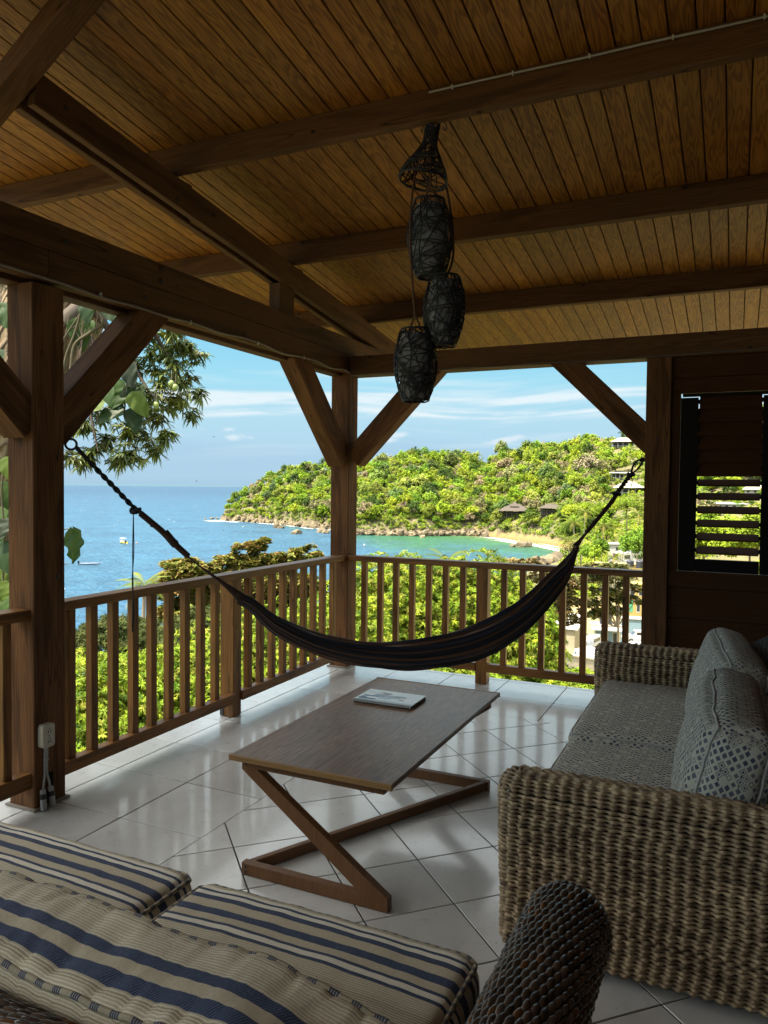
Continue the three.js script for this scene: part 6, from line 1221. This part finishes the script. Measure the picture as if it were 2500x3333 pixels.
house('hillside_house', 'low white house behind the pole in the louvre gap', 2390, 1655, { r0: 120, w: 110, h: 12, dp: 40, rh: 4, kind: 'shed', ov: 5, wall: TM.white, roof: TM.roofWhite, win: winRow(5, 0.5, 0.1, 0.5) });
house('yellow_annex', 'low yellow building with a broad flat roof carrying two black tanks', 2010, 1858, { d: 112, w: 150, h: 22, dp: 26, kind: 'flat', ov: 3, wall: TM.yellow, roof: paintMat(.38, .32, .13), cat: 'building', win: [[0.3, 0.5, 0.1, 0.4], [0.6, 0.5, 0.1, 0.4]] });
house('shop_building', 'yellow building with a green door beside the right post', 2085, 1995, { d: 92, w: 90, h: 92, dp: 50, kind: 'flat', ov: 6, wall: TM.yellow, roof: TM.yellow, cat: 'building', doorMat: std({ color: col(.06, .3, .16), roughness: 0.5 }), win: [[0.1, 0.22, 0.26, 0.4, 'door'], [0.42, 0.22, 0.12, 0.42], [0.68, 0.25, 0.2, 0.4], [0.2, 0.72, 0.16, 0.24], [0.5, 0.72, 0.16, 0.24]] });
house('shed', 'cream shed with a white metal roof behind the thin almond tree', 1832, 2098, { d: 84, w: 78, h: 50, dp: 60, rh: 46, kind: 'shed', ov: 12, wall: TM.cream, roof: TM.roofWhite, cat: 'shed', turn: -0.35, win: [[0.16, 0.62, 0.2, 0.5], [0.6, 0.45, 0.08, 0.9, 'door']] });
house('carport', 'small pale blue carport with a flat white roof', 1976, 2104, { d: 86, w: 84, h: 52, dp: 40, kind: 'flat', ov: 8, wall: TM.blue, roof: TM.roofWhite, cat: 'building', open: 3, colMat: TM.blue, win: [[0.8, 0.5, 0.2, 0.7]] });
house('shop_building', 'pale blue building with a grey roof edge behind the pickup', 2066, 2092, { d: 98, w: 90, h: 76, dp: 50, kind: 'flat', ov: 3, wall: TM.blue, roof: TM.roofGrey, cat: 'building', win: [[0.75, 0.35, 0.5, 0.42], [0.2, 0.6, 0.14, 0.3]] });
house('market_stall', 'tiny stall with a cream roof left of the carport', 1930, 2098, { d: 85, w: 34, h: 24, dp: 24, rh: 9, kind: 'gable', ov: 5, wall: TM.blue, roof: TM.roofCream, cat: 'stall', win: [[0.5, 0.4, 0.5, 0.6]] });
{
  const tank = (label, px, py, d, rp, hp) => { const p = atDepth(px, py, d), k = d / F_PX, t = thing('water_tank', label, 'water tank', p.toArray()); const pr = [], n = 16; for (let i = 0; i <= n; i++) pr.push(new THREE.Vector2(rp * k * (1 - 0.03 * (i % 2)), hp * k * i / n)); pr.push(new THREE.Vector2(rp * k * 0.86, hp * k * 1.07), new THREE.Vector2(rp * k * 0.3, hp * k * 1.16), new THREE.Vector2(0.001, hp * k * 1.16)); part('tank_body', new THREE.LatheGeometry(pr, 20), std({ color: col(.03, .034, .045), roughness: 0.45 }), t); part('tank_lid', rod([0, hp * k * 1.15, 0], [0, hp * k * 1.22, 0], rp * k * 0.28), M.black, t); return t; };
  tank('left one of two black water tanks on the yellow flat roof', 2051, 1844, 106, 12, 18); tank('right one of two black water tanks on the yellow flat roof', 2082, 1849, 106, 12, 22);
  tank('large dark grey water tank standing above the carport', 1971, 2030, 92, 20, 38);
  solo('tank_platform', boxUV(3.4, 0.25, 2.6, 0, 0, 0).rotateY(0.3).translate(...atDepth(1971, 2033, 92).toArray()), TM.concrete, 'concrete platform carrying the large grey water tank', 'platform');
  const pl = thing('utility_pole', 'pale utility pole standing behind the louvres', 'pole', hitLand(2352, 1720, 90).toArray()); const top = 7; part('pole_shaft', rod([0, -0.5, 0], [0, top, 0], 0.16, 0.11), TM.concrete, pl); part('crossarm', boxUV(1.6, 0.12, 0.12, 0, top - 0.5, 0), TM.brown, pl);
  // retaining wall
  const a = atDepth(1755, 2117, 58), b = atDepth(1990, 2156, 58), wall = thing('retaining_wall', 'pale rendered retaining wall below the parked cars', 'wall', [0, 0, 0]);
  const dir = b.clone().sub(a), seg = (p0, p1, h, th, dy) => { const g = new THREE.BoxGeometry(p0.distanceTo(p1), h, th), d = p1.clone().sub(p0); g.rotateZ(Math.atan2(d.y, Math.hypot(d.x, d.z))); g.rotateY(Math.atan2(-d.z, d.x)); const m = p0.clone().lerp(p1, 0.5); g.translate(m.x, m.y - h / 2 + dy, m.z); return g; };
  const wm = std({ map: dataTex(256, 256, (u, v) => { const n = fbm(u * 5, v * 5, 5, 5, 5), s = smooth(0.15, 0.4, fbm(u * 9 + 4, v * 7, 4, 9, 7)); return lerp3(lerp3([.40, .35, .25], [.32, .275, .19], clamp(0.5 + n)), [.27, .21, .14], s * 0.5); }, true, 3, 3), roughness: 0.95 });
  const g = seg(a, b, 3.4, 0.3, 0); const uvp = g.attributes.position; for (let i = 0; i < uvp.count; i++) g.attributes.uv.setXY(i, uvp.getX(i), uvp.getY(i)); part('wall_face', g, wm, wall); part('coping', seg(a, b, 0.12, 0.42, 0.1), TM.wallPale, wall);
  const lot = a.clone().lerp(b, 0.5); const lg = new THREE.CircleGeometry(1, 24); lg.rotateX(-Math.PI / 2); lg.scale(18, 1, 20); const fwd = V3(0, 0, -1).applyEuler(camera.rotation).setY(0).normalize();
  // parked cars
  const carPaint = phys({ color: col(.5, .51, .53), roughness: 0.3, clearcoat: 0.6, clearcoatRoughness: 0.1 });
  const car = (name, label, px, py, d, turn, s, pickup) => {
    const p = atDepth(px, py, d), t = thing(name, label, pickup ? 'pickup truck' : 'car', p.toArray(), undefined); t.rotation.y = toCam(p) + turn; t.scale.setScalar(s);
    const prof = (pts, w, dz = 0) => { const sh = new THREE.Shape(); pts.forEach(([x, y], i) => i ? sh.lineTo(x, y) : sh.moveTo(x, y)); return new THREE.ExtrudeGeometry(sh, { depth: w - 0.12, bevelEnabled: true, bevelSize: 0.06, bevelThickness: 0.06, bevelSegments: 2 }).translate(0, 0, -w / 2 + 0.06 + dz); };
    part('body', prof(pickup ? [[-2.5, .45], [2.4, .45], [2.5, .75], [2.35, 1.0], [1.2, 1.08], [-2.5, 1.05]] : [[-2.2, .4], [2.2, .4], [2.3, .7], [2.1, .95], [1.0, 1.05], [-2.2, 1.1], [-2.3, .7]], 1.75), carPaint, t);
    part('cabin', prof(pickup ? [[-0.75, 1.05], [1.25, 1.05], [0.75, 1.62], [0.5, 1.7], [-0.6, 1.7]] : [[-2.15, 1.05], [1.05, 1.0], [0.35, 1.6], [0.1, 1.68], [-1.9, 1.68]], 1.6), carPaint, t);
    const gw = std({ color: col(.02, .025, .03), roughness: 0.1 });
    part('windscreen', (() => { const g = new THREE.PlaneGeometry(1.3, 0.7); g.rotateY(Math.PI / 2); g.rotateZ(pickup ? 0.72 : 0.82); g.translate(pickup ? 1.075 : 0.79, 1.345, 0); return g; })(), std({ color: col(.05, .06, .07), roughness: 0.1, side: THREE.DoubleSide }), t);
    for (const z of [-0.806, 0.806]) for (const [x0, x1] of pickup ? [[-0.5, 0.08], [0.16, 0.72]] : [[-1.75, -1.15], [-1.05, -0.45], [-0.37, 0.35]]) part('side_window', boxUV(x1 - x0, 0.38, 0.02, (x0 + x1) / 2, 1.37, z), gw, t);
    for (const x of [-1.45, 1.5]) for (const z of [-0.8, 0.8]) { const w = part('wheel', new THREE.CylinderGeometry(0.36, 0.36, 0.24, 18).rotateX(Math.PI / 2).translate(x, 0.36, z), M.black, t); part('hub', new THREE.CylinderGeometry(0.2, 0.2, 0.26, 12).rotateX(Math.PI / 2).translate(x, 0.36, z), M.greyplastic, w); }
    for (const z of [-0.62, 0.62]) part('headlight', boxUV(0.06, 0.16, 0.3, pickup ? 2.46 : 2.24, 0.82, z), std({ color: col(.7, .72, .75), roughness: 0.1 }), t);
    for (const z of [-0.65, 0.65]) part('roof_rail', boxUV(pickup ? 1.0 : 1.7, 0.05, 0.05, pickup ? 0 : -0.9, 1.78, z), M.metal, t);
    return t;
  };
  car('parked_car', 'white car parked just above the retaining wall, nose to the left', 1910, 2150, 66, 1.9, 0.72);
  car('parked_car', 'white car with roof rails behind the first, before the carport', 1930, 2112, 78, 1.2, 0.8);
  car('pickup_truck', 'white pickup parked before the pale blue building', 2085, 2092, 90, 0.25 + Math.PI, 0.85, true);
  car('parked_car', 'white car nose partly hidden by the sofa arm near the right post', 2060, 2135, 72, 2.6, 0.8);
  // umbrellas on the beach terrace
  for (const [px, py, label] of [[2020, 1795, 'left white umbrella on the beach house terrace'], [2058, 1793, 'middle white umbrella on the beach house terrace'], [2090, 1790, 'right white umbrella on the beach house terrace']]) { const p = atDepth(px, py, 192), t = thing('beach_umbrella', label, 'umbrella', p.toArray()); part('canopy', new THREE.ConeGeometry(1.7, 0.7, 8, 1, true), Object.assign(TM.roofWhite.clone(), { side: THREE.DoubleSide }), t); part('pole', rod([0, -2.6, 0], [0, 0.3, 0], 0.05), TM.brown, t); }
}
renderer.render(scene, camera);
